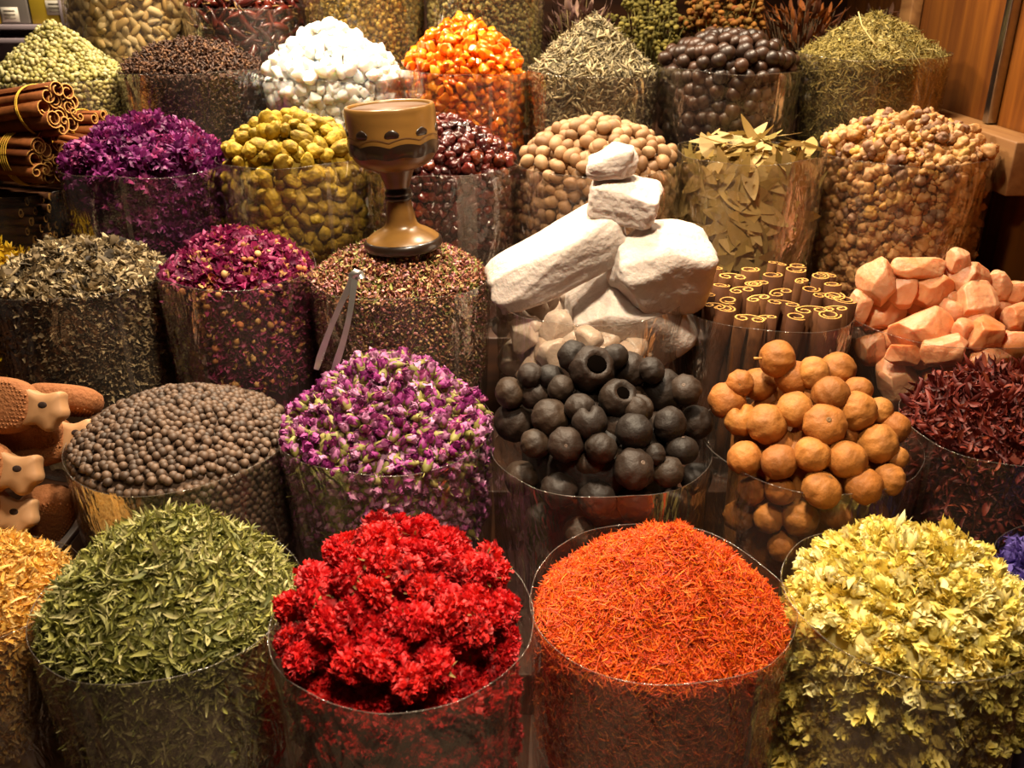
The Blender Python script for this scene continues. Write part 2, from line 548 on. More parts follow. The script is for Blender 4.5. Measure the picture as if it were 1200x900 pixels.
        if seam:
            th0 = s.az + seam; P = []
            for z in np.linspace(s.rz, bot + .02, 14):
                for dth in (-seam_w, seam_w):
                    R = float(s.Rf(np.array(th0 + dth), z)) + .0035; P.append((s.c[0] + R * math.cos(th0 + dth) - base[0], s.c[1] + R * math.sin(th0 + dth) - base[1], z - base[2]))
            tobj('seam', T(P, grid_faces(2, 14)), FILMH, parent=o)  # weld seam of the film; on the berry bag a painted glare
        tag(o, label, cat, 'clear plastic bags of spices on the stepped stand')
        return o
    def on(s, px, py, sink=0.0):
        """point of the heap surface (or of the film's inside) seen at a pixel"""
        d = ray(px, py); d = d / np.linalg.norm(d)
        for t in np.arange(.5, 3.2, .002):
            p = CAM + d * t; x, y = p[0] - s.c[0], p[1] - s.c[1]
            r = math.hypot(x, y)
            R = float(s.Rf(np.array(math.atan2(y, x)), p[2])) - sink
            if r < R and p[2] < s.fz + float(s.h(np.array(x), np.array(y))) - sink: return p
        return at(px, py, s.c[1])

def zone(b, P):
    x, y = P[0] - b.c[0], P[1] - b.c[1]; r = math.hypot(x, y) / b.R
    if r < .36: return 'crown'
    a = (math.atan2(y, x) - b.az + PI) % (2 * PI) - PI
    if abs(a) < .8: return 'front'
    if abs(a) > 2.3: return 'far'
    return 'right' if a > 0 else 'left'
ZONE = {'crown': 'on the crown of its heap', 'front': 'on the front slope of its heap', 'far': 'on the far slope of its heap',
        'left': 'on the left slope of its heap', 'right': 'on the right slope of its heap', 'side': 'behind the clear front of its bag'}

def protos(name, ts, mats, parts=None, smooth=True):
    """meshes for a kind of piece: list of (mesh, [(part name, mesh)])"""
    out = []
    for k, t in enumerate(ts):
        me = to_mesh(name, [raw(t)], mats if isinstance(mats, (list, tuple)) else [mats], smooth)
        ch = []
        for pn, pts, pm in (parts or []):
            ch.append((pn, to_mesh(pn, [raw(pts[k % len(pts)])], [pm], smooth)))
        out.append((me, ch))
    return out

def place(name, pr, k, M, label, cat, group):
    me, ch = pr[k % len(pr)]
    o = bpy.data.objects.new(name, me); COL.objects.link(o); o.matrix_world = Matrix(M.tolist())
    o['label'] = label; o['category'] = cat
    if group: o['group'] = group
    for pn, pm in ch:
        c = bpy.data.objects.new(pn, pm); COL.objects.link(c); c.parent = o
    return o

def heap(b, name, ts, mats, adj, cat, noun, spacing, size=1.0, off=0.0, tilt=.5, cap=300, side=True, side_sp=None, side_depth=.16, side_inset=.012, layers=2,
         jit=.25, sj=.15, zj=.0, parts=None, core_mat=None, stuff=None, inset=.012, under=.7, smooth=True, core_in=None, align=None, side_tilt=.5, side_cap=120):
    """countable pieces heaped in a bag: the ones in view are things, the rest below them is one filling"""
    pr = protos(name, ts, mats, parts, smooth)
    sts = ts
    fm = list(mats) if isinstance(mats, (list, tuple)) else [mats]
    if parts:
        sts = [join([t] + [p[1][k % len(p[1])] for p in parts], [0] + list(range(1, len(parts) + 1))) for k, t in enumerate(ts)]
        fm = fm + [p[2] for p in parts]
    P, N = b.top(spacing, off, inset, jit, zj=zj)
    C = CAM - P; C /= np.linalg.norm(C, axis=1)[:, None]
    sc = size * (1 + RNG.uniform(-sj, sj, len(P)))
    M = mat4(P, frames(N, tilt), sc); K = RNG.integers(0, len(ts), len(P))
    vis = (N * C).sum(1)
    dist = np.linalg.norm(CAM - P, axis=1)
    inframe = np.array([abs((p[0]) / ((p - CAM)[1] * CP - (p - CAM)[2] * SP) * F) < 612 for p in P])
    score = np.where(inframe, 0, -50) + np.where(vis < -.05, -20, 0) - dist
    order = np.argsort(-score); keep = order[:cap]; keep = keep[score[keep] > -10]
    rest = np.setdiff1d(np.arange(len(P)), keep)
    for i in keep:
        z = zone(b, P[i])
        place(name, pr, K[i], M[i], f'{adj} {ZONE[z]}', cat, f'{noun} {ZONE[z]}')
    left = cap - len(keep); parts_geo = [raw(b.core(core_in if core_in is not None else spacing * .6, 0, side_inset + spacing * .75))]
    if side:
        Pq, Nq = b.side((side_sp or spacing) * .9, side_depth, side_inset + spacing * .45, jit)
        parts_geo += many(sts, RNG.integers(0, len(ts), len(Pq)), mat4(Pq, frames(Nq, side_tilt), size))
    if len(rest): parts_geo += many(sts, K[rest], M[rest])
    for l in range(1, layers):
        Pl, Nl = b.top(spacing * .95, off - spacing * under * l, inset + spacing * .3, jit)
        Ml = mat4(Pl, frames(Nl, tilt), size * (1 + RNG.uniform(-sj, sj, len(Pl)))); parts_geo += many(sts, RNG.integers(0, len(ts), len(Pl)), Ml)
    if side:
        Ps, Ns = b.side(side_sp or spacing, side_depth, side_inset, jit * .7)
        Ms = mat4(Ps, frames(Ns, side_tilt), size * (1 + RNG.uniform(-sj, sj, len(Ps)))); Ks = RNG.integers(0, len(ts), len(Ps))
        C = CAM - Ps; C /= np.linalg.norm(C, axis=1)[:, None]
        v = (Ns * C).sum(1) > .25
        v &= np.array([abs((p[0]) / ((p - CAM)[1] * CP - (p - CAM)[2] * SP) * F) < 610 for p in Ps])
        idx = np.where(v)[0]; idx = idx[np.argsort(-Ps[idx, 2])][:max(0, min(left, side_cap))]
        for i in idx:
            place(name, pr, Ks[i], Ms[i], f'{adj} {ZONE["side"]}', cat, f'{noun} {ZONE["side"]}')
        rs = np.setdiff1d(np.arange(len(Ps)), idx)
        if len(rs): parts_geo += many(sts, Ks[rs], Ms[rs])
    me = to_mesh(name + '_filling', parts_geo, fm, smooth)
    o = link((stuff or name + '_filling'), me)
    tag(o, f'mass of {noun} packed beneath the loose pieces of the heap', 'filling', None, 'stuff')
    return o

def recentre(ts):
    for t in ts: t.V = t.V - (t.V.max(0) + t.V.min(0)) / 2

def fill(b, name, label, cat, ts, mats, spacing, layers=3, size=1.0, sj=.25, tilt=.5, off=.0, side_sp=None, side_depth=.18, inset=.008, side_tilt=.35, step=.004, weights=None, side_inset=.005, jit=.35, core_in=.010, side=True, zj=.002, core_m=0, side_half=1.75, bump=0.0, al=None, als=None):
    """uncountable loose filling: one object"""
    recentre(ts)
    g = [raw(b.core(core_in, bump, side_inset + .014))]; g[0][3][:] = core_m
    for l in range(layers):
        P, N = b.top(spacing, off - step * l, inset, jit, zj=zj)
        K = RNG.choice(len(ts), len(P), p=weights)
        g += many(ts, K, mat4(P, frames(N, tilt, align=al), size * (1 + RNG.uniform(-sj, sj, len(P)))))
    if side:
        for l in range(3):
            P, N = b.side((side_sp or spacing * 1.15) * (1.0 if l == 0 else .85), side_depth, side_inset + l * .004, jit, side_half)
            K = RNG.choice(len(ts), len(P), p=weights)
            g += many(ts, K, mat4(P, frames(N, side_tilt, align=als), size * (1 + RNG.uniform(-sj, sj, len(P)))))
    o = link(name, to_mesh(name, g, mats if isinstance(mats, (list, tuple)) else [mats], True))
    tag(o, label, cat, None, 'stuff')
    return o

# ---- the bags: centre x, centre y of the fill line, width in photo pixels, row, y of the heap's peak
B = Bag
B('straw', -17, 700, 212, 1, 640, p=2.2, margin=.012, y=.955, taper=.88)
B('green', 200, 700, 294, 1, 612, p=1.7, margin=.004, y=.89)
B('red', 474, 735, 304, 1, 652, p=2.3, margin=.016, y=.80, film=FILMH)
B('saffron', 772, 715, 300, 1, 624, p=1.35, margin=.020, topx=785)
B('cream', 1063, 715, 284, 1, 640, p=1.9, margin=.022)
B('violet', 1256, 676, 164, 1, 650, p=2, margin=.018, y=.935)
B('pepper', 213, 512, 258, 2, 470, p=1.9, margin=.002, lumpy=.002)
B('buds', 455, 500, 248, 2, 425, p=1.5, margin=.006)
B('blacklime', 704, 512, 254, 2, 428, p=1.9, margin=-.010, film=FILMD)
B('orangelime', 948, 512, 244, 2, 428, p=1.9, margin=-.004)
B('hibiscus', 1186, 495, 246, 2, 448, p=2.0, margin=.004)
B('lichen', 97, 325, 198, 3, 292, p=2.2, margin=.006, lumpy=.013)
B('yellow', 0, 326, 100, 3, 286, p=1.5, y=1.715)
B('petals', 279, 318, 180, 3, 272, p=2.0, margin=.010)
B('teamix', 468, 320, 210, 3, 283, p=2.2, margin=.002)
B('alum', 692, 352, 214, 3, 345, p=2, y=1.49, margin=.012)
B('cinnamon', 900, 348, 196, 3, 347, p=2, margin=-.012)
B('salt', 1107, 372, 214, 3, 325, p=2, y=1.49, margin=.002, taper=.74)
B('bark', 18, 222, 122, 4, 221, p=2, y=1.885, margin=.002)
B('rose', 171, 192, 184, 4, 146, p=1.8, margin=.002)
B('turmeric', 345, 190, 172, 4, 138, p=2.0, margin=.014, lumpy=.002)
B('berry', 520, 190, 176, 4, 142, p=1.9, margin=.000, lumpy=.002)
B('nutmeg', 700, 190, 194, 4, 143, p=1.8, margin=.004, lumpy=.002)
B('bay', 880, 184, 170, 4, 172, p=2, margin=.012)
B('frank', 1061, 180, 196, 4, 138, p=1.6, y=1.825, margin=.006)
B('cardamom', 72, 92, 154, 5, 24, p=1.05, margin=.002, lumpy=.002)
B('clove', 226, 82, 166, 5, 49, p=1.8, margin=.004)
B('crystal', 391, 92, 166, 5, 30, p=1.2, margin=.006)
B('gum', 544, 82, 147, 5, 22, p=1.35, margin=.002)
B('lavender', 693, 84, 153, 5, 17, p=1.2, margin=.002)
B('nut', 853, 78, 167, 5, 44, p=1.9, margin=.000, lumpy=.002)
B('herb', 1021, 66, 171, 5, 14, p=1.25, y=2.14, margin=.006)
B('pod', 146, -12, 140, 6, -24, p=2)
B('chili', 285, 10, 140, 6, -12, p=2, margin=.004)
B('chamomile', 426, -14, 142, 6, -26, p=2)
B('chamomileb', 568, -14, 140, 6, -26, p=2)
for r in ROWY:
    STEPZ[r] = float(np.mean([b.c[2] for b in BAGS.values() if b.row == r and b.key not in ('yellow', 'bark')])) - .31
# ------------------------------------------------------------------ setting
WOODW = wood_mat('honey wood panel', '6e3a10', 'a8641e', 5, 'Z', .5)
WOODD = wood_mat('dark stained wood', '2a160b', '4a2a14', 6, 'X', .55)
WOODL = wood_mat('ledge wood', '7a4f2a', 'a87a48', 6, 'Y', .55)
METAL = mat('brushed steel', ['a8a6a6'], rough=.3, metal=1.0, nscale=60, namt=.3, ncol='6a6868')
DARK = mat('dark backing', ['160d08'], rough=.8)

struct(tobj('floor', box(-3, 2.2, -1.2, 4.2, -.05, 0, 0), mat('stone floor', ['4a3a2c', '5c4a3a'], rough=.6, nscale=6, namt=.5, ncol='33271e')), 'dark stone floor of the spice shop')
struct(tobj('wall_back', box(-3, 1.2, 2.95, 3.05, 0, 2.6, 0), WOODD), 'dark wooden wall behind the stepped spice stand')
XW = 1.0
struct(tobj('wall_right', box(XW, XW + .06, .2, 2.95, 0, 2.6, 0), WOODW), 'honey brown wood panelled wall beside the stand')
a, b_ = at(1150, 150, 1.95), at(1097, 122, 2.21)
zl = (a[2] + b_[2]) / 2
ys = 1.95
struct(tobj('trim_1', box(XW - .022, XW - .001, ys - .012, ys + .012, zl + .002, 2.5, .003), METAL), 'narrow steel strip up the wood panelled wall')
struct(tobj('trim_2', box(XW - .03, XW - .001, 2.40, 2.47, 0, 2.5, .004), WOODL), 'upright wooden post at the back corner of the wall')
struct(tobj('trim_3', box(XW - .07, XW - .001, 1.72, 2.36, zl - .1, zl, .003), WOODL), 'wooden ledge along the foot of the wall panel')
struct(tobj('trim_4', box(XW - .03, XW - .001, 1.50, 1.62, 0, zl + .04, .004), WOODW), 'reddish wooden upright at the near end of the ledge')

st = empty('display_stand', (-.3, 1.7, 0))
for r in range(1, 7):
    y0 = ROWY[r] - .162; y1 = (ROWY[r + 1] - .1625) if r < 6 else 2.90
    tobj('step', box(-1.25, 1.2, y0 - 1.7, y1 - 1.7, 0.001, STEPZ[r], .003), WOODD, parent=st)
tag(st, 'dark wooden stepped stand carrying all the spice bags', 'stand')

# ------------------------------------------------------------------ bags
LB = {
 'straw': 'clear bag of golden dried petals at the near left corner', 'green': 'clear bag heaped with curled green dried leaves',
 'red': 'clear bag heaped with bright red dried flower heads', 'saffron': 'clear bag heaped with fine orange red threads',
 'cream': 'clear bag heaped with pale yellow dried blossoms', 'violet': 'clear bag of violet petals cut off at the right edge',
 'pepper': 'clear bag heaped with small round brown peppercorn berries', 'buds': 'clear bag heaped with pink and green rosebuds',
 'blacklime': 'glossy bag heaped with black dried limes', 'orangelime': 'clear bag heaped with orange brown dried limes',
 'hibiscus': 'clear bag of dark red dried hibiscus beside the orange limes', 'lichen': 'clear bag of grey crumpled dried lichen',
 'yellow': 'clear bag of yellow twists behind the grey lichen', 'petals': 'clear bag of magenta dried rose petals and buds',
 'teamix': 'clear bag of fine brown pink tea mix under the wooden goblet', 'alum': 'clear bag of white stones under the stacked white rocks',
 'cinnamon': 'clear bag of upright cinnamon quills beside the white rocks', 'salt': 'clear rounded bag of pink salt rocks',
 'bark': 'clear wrapped pack of cinnamon bark under the tied bundles', 'rose': 'clear bag of dark purple dried roses',
 'turmeric': 'clear bag heaped with knobbly yellow turmeric pieces', 'berry': 'clear bag of shiny dark red berries behind the goblet',
 'nutmeg': 'clear bag heaped with pale brown nutmegs', 'bay': 'clear bag of large dried bay leaves',
 'frank': 'clear bag of amber resin lumps beside the wooden ledge', 'cardamom': 'clear bag with a tall cone of pale green cardamom',
 'clove': 'clear bag of dark brown cloves', 'crystal': 'clear bag heaped with brilliant white crystals',
 'gum': 'clear bag heaped with glowing orange gum lumps', 'lavender': 'clear bag with a cone of grey green lavender',
 'nut': 'glossy bag heaped with round dark brown nuts', 'herb': 'clear bag with a cone of yellow green herb by the wood wall',
 'pod': 'clear bag of pale cream pods in the back row', 'chili': 'clear bag of dark red dried chilies in the back row',
 'chamomile': 'clear back row bag of golden chamomile behind the white crystals', 'chamomileb': 'clear back row bag of olive chamomile behind the orange gum'}
SEAM = {'herb': .1, 'lavender': .35, 'berry': .28, 'clove': -.5, 'nutmeg': .45, 'frank': .5, 'pepper': -.6, 'rose': -.3, 'bay': .55, 'petals': -.55, 'lichen': .3, 'teamix': .6, 'green': -.7, 'red': .75, 'saffron': .8, 'turmeric': .4, 'hibiscus': -.6, 'gum': .4, 'cardamom': .3, 'crystal': .5}
for k, b in BAGS.items():
    if k in ('blacklime', 'nut', 'rose'): b.film = FILMD
    b.build(LB[k], wrinkle=.0022 if b.row > 2 else .0016, seam=SEAM.get(k, False), seam_w=.13 if k == 'berry' else .03)  # berry: the wide hazy strip is a pale glare built as a seam

# ------------------------------------------------------------------ loose fillings
G = BAGS
r_ = np.random.default_rng(3)
# green leaves
lv = [blade(r_.uniform(.014, .034), r_.uniform(.0024, .0056), r_.uniform(.6, 3.0), r_.uniform(-2.6, 2.6), r_.uniform(.3, 1.0), 7, r_.uniform(-1.2, 1.2)) for _ in range(22)]
fill(G['green'], 'dried_green_leaves', 'heap of curled olive green dried leaves filling its bag', 'dried leaves', lv,
     mat('dried green leaf', ['4a4e16', '827f34', 'a09a4c', '666824', 'bab078', '767434'], rough=.65, transl=.12, nscale=90, namt=.2, ncol='3c4018'), .0080, 3, tilt=.75, zj=.005)
# straw
sw = [petal2(.014, .0042, 1.2, r_.uniform(.2, 1.2), .3, i, 5, 5) for i in range(5)] + [blade(.015, .0034, r_.uniform(1, 2.8), r_.uniform(-2, 2), .4, 5) for _ in range(7)]
fill(G['straw'], 'dried_golden_petals', 'golden yellow curled dried petals heaped at the near left corner', 'dried petals', sw,
     mat('golden petal', ['d89a34', 'ecbc58', 'f2d084', 'c88628'], rough=.6, transl=.2), .0068, 3, tilt=.7, side_sp=.0078, zj=.003)
# saffron
sf = [thread(r_.uniform(.011, .019), r_.uniform(.0005, .0008), r_.uniform(-.6, 1.4), 3, r_.uniform(-.8, .8)) for _ in range(10)]
fill(G['saffron'], 'saffron_threads', 'cone of fine orange red saffron threads heaped in its bag', 'saffron', sf,
     mat('saffron thread', ['b02806', 'd84a08', 'ec6c0c', 'cc3806', 'f48a18'], rough=.5, transl=.25), .0037, 3, tilt=.45, step=.0018, side_sp=.0048, zj=.0022, core_in=.006)
# violet
vt = [petal(.02, .009, .6, .5, .4, i, 4, 4) for i in range(6)]
fill(G['violet'], 'violet_petals', 'violet blue dried petals in the bag at the right edge', 'dried petals', vt,
     mat('violet petal', ['2c1c58', '4a3488', '6a5aa8', '3a2468'], rough=.6, transl=.2), .010, 3, side=True)
# hibiscus filling is built with the flowers below
# lichen
lc = [petal2(r_.uniform(.008, .015), r_.uniform(.008, .014), r_.uniform(.8, 1.6), .6, .5, i, 8, 6, 6) for i in range(9)]
fill(G['lichen'], 'grey_lichen', 'crumpled grey and beige dried lichen heaped in its bag', 'lichen', lc,
     mat('lichen flake', ['564a38', 'a08a66', 'ccb890', '7c684a', '2a2420', 'ae9870'], rough=.85, transl=.1), .0075, 3, tilt=.9, zj=.006, bump=.010, off=.002, side_tilt=.25)
# yellow twists
yt = [blade(.05, .008, r_.uniform(.6, 2), r_.uniform(-2.5, 2.5), .5, 7) for _ in range(6)]
fill(G['yellow'], 'yellow_twists', 'bright yellow dried twists heaped behind the grey lichen', 'dried peel', yt,
     mat('yellow twist', ['c79a10', 'e4bc1c', 'a87e08'], rough=.55, transl=.1), .014, 3, side=True, tilt=.5)
# rose petals
rp = [petal2(r_.uniform(.011, .018), r_.uniform(.009, .014), r_.uniform(.8, 1.5), .4, .25, i, 7, 5) for i in range(8)] + [lump(90 + i, (.006, .005, .0045), .2, 2, 2) for i in range(3)] + [blade(.016, .005, 1.2, 1, .3, 4) for _ in range(3)]
RPM = mat('magenta petal', ['4c0828', '7c1246', 'a02860', '5c0a38', 'b84a78'], rough=.6, transl=.25)
TAN = mat('tan petal', ['b07a3c', 'd0a468', '8a5a28', 'c87848'], rough=.65, transl=.15)
for i, t in enumerate(rp):
    t.M[:] = 0 if i < 6 else 1
fill(G['petals'], 'dried_rose_petals', 'magenta dried rose petals with tan flecks heaped in a bag', 'dried petals', rp, [RPM, TAN], .0092, 3, tilt=.7, zj=.005,
     weights=np.array([.13] * 6 + [.04] * 2 + [.03] * 3 + [.0166667] * 3) / (.13 * 6 + .04 * 2 + .03 * 3 + .0166667 * 3), bump=.004)
# tea mix
tm = [petal(.009, .006, .5, .4, .4, i, 3, 3) for i in range(6)] + [lump(80 + i, (.003, .0025, .002), .2, 2, 1) for i in range(4)] + [thread(.012, .0008, .8) for _ in range(3)]
for i, t in enumerate(tm): t.M[:] = (0, 0, 0, 1, 2, 3, 0, 1, 0, 3, 1, 2, 0)[i]
fill(G['teamix'], 'tea_mix', 'fine brown pink herbal mix lying under the wooden goblet', 'herbal mix', tm,
     [mat('brown flake', ['4a2416', '7a4026', '92583a', '5e2c1a'], rough=.7), mat('tan flake', ['b08a52', 'c8a878'], rough=.7), mat('green flake', ['6a7030', '8e8a40'], rough=.7), mat('pink flake', ['b06070', 'd8a8a0', '923a50'], rough=.7)], .0058, 3, tilt=.6, zj=.0025, side_sp=.0066)
# lavender
la = [tube_path([(0, -.011, 0), (.001, -.004, .0006), (.0006, .004, .0004), (0, .011, 0)], [.0008, .0026, .0024, .0006], 5) for _ in range(2)] + [blade(.024, .003, r_.uniform(.3, 1.2), 1, .3, 4) for _ in range(3)] + [thread(.03, .0007, .4)]
fill(G['lavender'], 'dried_lavender', 'cone of grey green dried lavender buds in its bag', 'dried herb', la,
     mat('lavender bud', ['5e523c', '92825e', 'b0a078', '706448', '463e2a'], rough=.75), .0095, 3, tilt=.6, zj=.004, side_sp=.011)
# herb
hb = [thread(r_.uniform(.018, .035), .0010, r_.uniform(-.5, 1.2), 4, r_.uniform(-1, 1)) for _ in range(5)] + [blade(.018, .004, 1, 1.2, .3, 4) for _ in range(4)]
fill(G['herb'], 'dried_green_herb', 'cone of yellow green shredded herb by the wood wall', 'dried herb', hb,
     mat('herb shred', ['746422', '98863a', 'b49e56', '5e5420', 'c6b26c'], rough=.7, transl=.1), .0085, 3, tilt=.5, zj=.004, side_sp=.010)
o = tobj('straw_stalk', tube_path([at(1006, 14, 2.05), at(1010, 30, 2.03), at(1020, 45, 2.01), at(1028, 56, 1.99)], .0014, 6), mat('dry stalk', ['c8b070'], rough=.6))
tag(o, 'long pale dry stalk lying on the cone of green herb', 'stalk')
# bark pack under the bundles: quills lying sideways
BARK = mat('cinnamon bark', ['402210', '52301a', '664022'], rough=.8, spec=.15, nscale=60, namt=.5, ncol='2a1408')  # darker copy of the bark, shade on the packed quills put into the colour
BEND = mat('cinnamon cut end', ['c08a3c', 'd8a452'], rough=.7)
b = G['bark']; g = []; zb_ = STEPZ[4] + .01
q = 0
while zb_ + .019 * q < b.fz - .012:
    z = zb_ + .019 * q + .010
    for yy in np.arange(-b.R + .022, b.R - .015, .019):
        y2 = yy + (.0095 if q % 2 else 0); ch_ = math.sqrt(max(0, (b.R * .93) ** 2 - y2 * y2))
        if ch_ < .03: continue
        t = scroll(.0098, 2 * ch_ * RNG.uniform(.90, .99), .003, 1, 3, int(q * 31 + (yy + 1) * 900))
        g.append(raw(t.moved(Matrix.Translation((b.c[0], b.c[1] + y2, z)) @ Matrix.Rotation(RNG.uniform(-.05, .05), 4, 'Z') @ Matrix.Rotation(PI / 2, 4, 'Y') @ Matrix.Rotation(RNG.uniform(0, 6), 4, 'Z'))))
    q += 1
tag(link('packed_cinnamon_bark', to_mesh('packed_cinnamon_bark', g, [BARK, BEND])), 'dark cinnamon bark lying packed in plastic under the bundles', 'cinnamon bark', None, 'stuff')
BARKL = mat('warm brown cinnamon bark', ['6a3614', '84481e', '9a5a2c', '744020'], rough=.75, spec=.2, nscale=70, namt=.5, ncol='4a240c')  # lighter copy of the bark, lamplight on the bundles put into the colour
# chamomile
ch = [lump(60 + i, (.0055, .0055, .004), .3, 3, 2) for i in range(3)] + [petal(.011, .006, .5, .4, .4, i, 3, 3) for i in range(3)]
fill(G['chamomile'], 'golden_chamomile', 'golden dried chamomile filling the bag behind the white crystals', 'dried flowers', ch,
     mat('chamomile gold', ['6c5614', '9a7e22', 'bca04a', '55440e'], rough=.75), .0095, 2, side_depth=.2)
fill(G['chamomileb'], 'olive_chamomile', 'olive dried chamomile filling the bag behind the orange gum', 'dried flowers', ch,
     mat('chamomile olive', ['5c5220', '807234', '9c9050', '4a4218'], rough=.75), .0095, 2, side_depth=.2)

# ------------------------------------------------------------------ countable heaps
# pepper
heap(G['pepper'], 'peppercorn', [lump(i, (.0062, .0062, .0060), .05, 2.5, 2) for i in range(4)],
     mat('peppercorn skin', ['3a2a1e', '5a4230', '6e5440', '48362a'], rough=.6, nscale=200, namt=.4, ncol='2c2018'), 'small round brown berry', 'berry', 'small brown berries', .0108, sj=.16, zj=.0012, side_sp=.0118, side_inset=.008, jit=.18, off=.002)
# rosebuds
def bud(seed, L=.019, W=.0068):
    r = np.random.default_rng(seed); n, m = 12, 9; V = []
    for j in range(m):
        t = j / (m - 1); rad = W * (math.sin(PI * min(t * .92 + .05, 1)) ** .75) * (1 - .25 * t); 
        for i in range(n):
            a = 2 * PI * i / n
            q = rad * (1 + .16 * math.sin(3 * a + 3.5 * t + seed) * t)
            V.append((q * math.cos(a), q * math.sin(a), L * (t - .35)))
    t = T(V, grid_faces(n, m, True) + [tuple(range(n))[::-1]])
    pt = [petal(L * .62, W * 1.7, .5, .15, .25, seed + k, 4, 4).moved(Matrix.Rotation(k * 2.1, 4, 'Z') @ Matrix.Translation((0, W * .45, 0)) @ Matrix.Rotation(1.15 + .2 * r.uniform(-1, 1), 4, 'X')) for k in range(4)]
    return join([t] + pt)
def sepal(seed, L=.014, W=.0062):
    r = np.random.default_rng(seed)
    ts = [blade(L * r.uniform(.8, 1.1), .0042, .8, r.uniform(-.4, .4), .25, 4).moved(Matrix.Rotation(k * 2 * PI / 5, 4, 'Z') @ Matrix.Translation((0, W * .95, 0)) @ Matrix.Rotation(1.3, 4, 'X')) for k in range(5)]
    cup = lathe([(-.0095, .0015), (-.0085, .0032), (-.006, .0042), (-.003, .0062), (-.001, .0064)], 10)
    stem = tube_path([(0, 0, -.017), (.0006, 0, -.009)], .0008, 5)
    return join(ts + [cup, stem])
BUDM = mat('pink rosebud', ['5c0c48', '88286e', 'a4488a', 'c28cae', '701652', '9a426c'], rough=.55, transl=.2, obj_w=1, isl_w=.35)
SEPM = mat('olive sepal', ['625c26', '827a3a', '9a8e50', '4c461a'], rough=.6, transl=.12)
heap(G['buds'], 'rosebud', [bud(i) for i in range(6)], BUDM, 'small pink rosebud', 'rosebud', 'pink rosebuds', .0150, sj=.18, zj=.004, tilt=1.0, parts=[('sepal', [sepal(i) for i in range(6)], SEPM)], side_sp=.0155, side_inset=.011, side_tilt=1.2, layers=2, off=.004, inset=.008, cap=300)
# more sepals and buds seen between them
# cream blossoms
def blossom(seed):
    r = np.random.default_rng(seed); ts = []
    for k in range(9):
        ts.append(petal2(r.uniform(.010, .016), r.uniform(.009, .014), r.uniform(.9, 1.6), r.uniform(.1, .8), .28, seed * 9 + k, 8, 7, 5).moved(
            Matrix.Translation(Vector(r.normal(size=3) * .0018)) @ Matrix.Rotation(k * 2.4 + r.uniform(-.3, .3), 4, 'Z') @ Matrix.Rotation(r.uniform(.2, 1.5), 4, 'X')))
    ts.append(lump(seed, (.0042, .0042, .005), .2, 2, 2).moved(Matrix.Translation((0, 0, .001))))
    return join(ts)
heap(G['cream'], 'dried_blossom', [blossom(i) for i in range(7)], mat('cream blossom', ['e6d05c', 'ecdc80', 'dcc04c', 'f0e6ae', 'e4d468'], rough=.6, transl=.3, isl_w=.3),
     'pale yellow crumpled dried blossom', 'dried flower', 'pale yellow blossoms', .0165, sj=.25, tilt=.9, zj=.005, side_sp=.019, side_inset=.012, side_tilt=1.0, off=-.002, inset=.016, jit=.3, side_depth=.24)
# red flower heads
def pompom(seed, R=.0180):
    r = np.random.default_rng(seed); ts = []; n = 150
    core = lump(seed, (R * .78, R * .78, R * .70), .16, 3.5, 3)
    for k in range(n):
        z = 1 - 1.6 * (k + .5) / n; a = k * 2.39996; q = math.sqrt(max(0, 1 - z * z))
        d = Vector((q * math.cos(a), q * math.sin(a), z)); L = R * r.uniform(.30, .46)
        M = Matrix.Translation(d * R * r.uniform(.55, .72)) @ d.to_track_quat('Y', 'Z').to_matrix().to_4x4() @ Matrix.Rotation(r.uniform(0, 6.28), 4, 'Y') @ Matrix.Rotation(r.uniform(-.5, .5), 4, 'X')
        ts.append(petal2(L, R * .40, 1.1, .5, .38, seed * 100 + k, 5, 4, 6).moved(M))
    t = join([core] + ts); t.V *= np.array([1.05, r.uniform(.8, 1.0), r.uniform(.75, 1.05)])
    return t
def calyx(seed, R=.0180):
    r = np.random.default_rng(seed)
    return join([blade(.016, .003, .9, .3, .2, 4).moved(Matrix.Rotation(k * 2 * PI / 6 + .3, 4, 'Z') @ Matrix.Translation((0, R * .55, -R * .5)) @ Matrix.Rotation(-.4 + r.uniform(-.3, .3), 4, 'X')) for k in range(6)] + [lathe([(-R * .85, .002), (-R * .7, .003), (-R * .4, R * .3)], 10)])
heap(G['red'], 'red_flower_head', [pompom(i) for i in range(6)], mat('red petal', ['98040e', 'c00a14', 'd4180e', '84020c', 'b00610'], rough=.6, transl=.22, isl_w=.3, obj_w=.6),
     'bright red ruffled dried flower head', 'dried flower', 'red flower heads', .0345, sj=.16, tilt=.7, zj=.006, parts=[('calyx', [calyx(i) for i in range(6)], mat('tan calyx', ['8a6a34', '6a5424', 'a88a54'], rough=.7, transl=.1))], side_sp=.036, side_inset=.022, off=.004, inset=.018, layers=3, core_in=.06, under=.45, side_depth=.22)
# hibiscus
def hib(seed):
    r = np.random.default_rng(seed)
    return join([blade(r.uniform(.022, .038), r.uniform(.004, .009), r.uniform(.6, 2.8), r.uniform(-3, 3), .8, 7, r.uniform(-.7, .7)).moved(
        Matrix.Rotation(k * 1.26, 4, 'Z') @ Matrix.Translation((0, .010, 0)) @ Matrix.Rotation(r.uniform(.0, 1.1), 4, 'X')) for k in range(5)])
heap(G['hibiscus'], 'hibiscus_flower', [hib(i) for i in range(7)], mat('hibiscus', ['3c0c0a', '601812', '7c2a1a', '4c0e10', '924024'], rough=.6, transl=.12, isl_w=.5), 'dark red twisted dried hibiscus', 'dried flower', 'dark red hibiscus flowers', .019, sj=.25, tilt=1.0, zj=.006, side_sp=.024, side_inset=.014, layers=3, core_in=.02, side_cap=60)
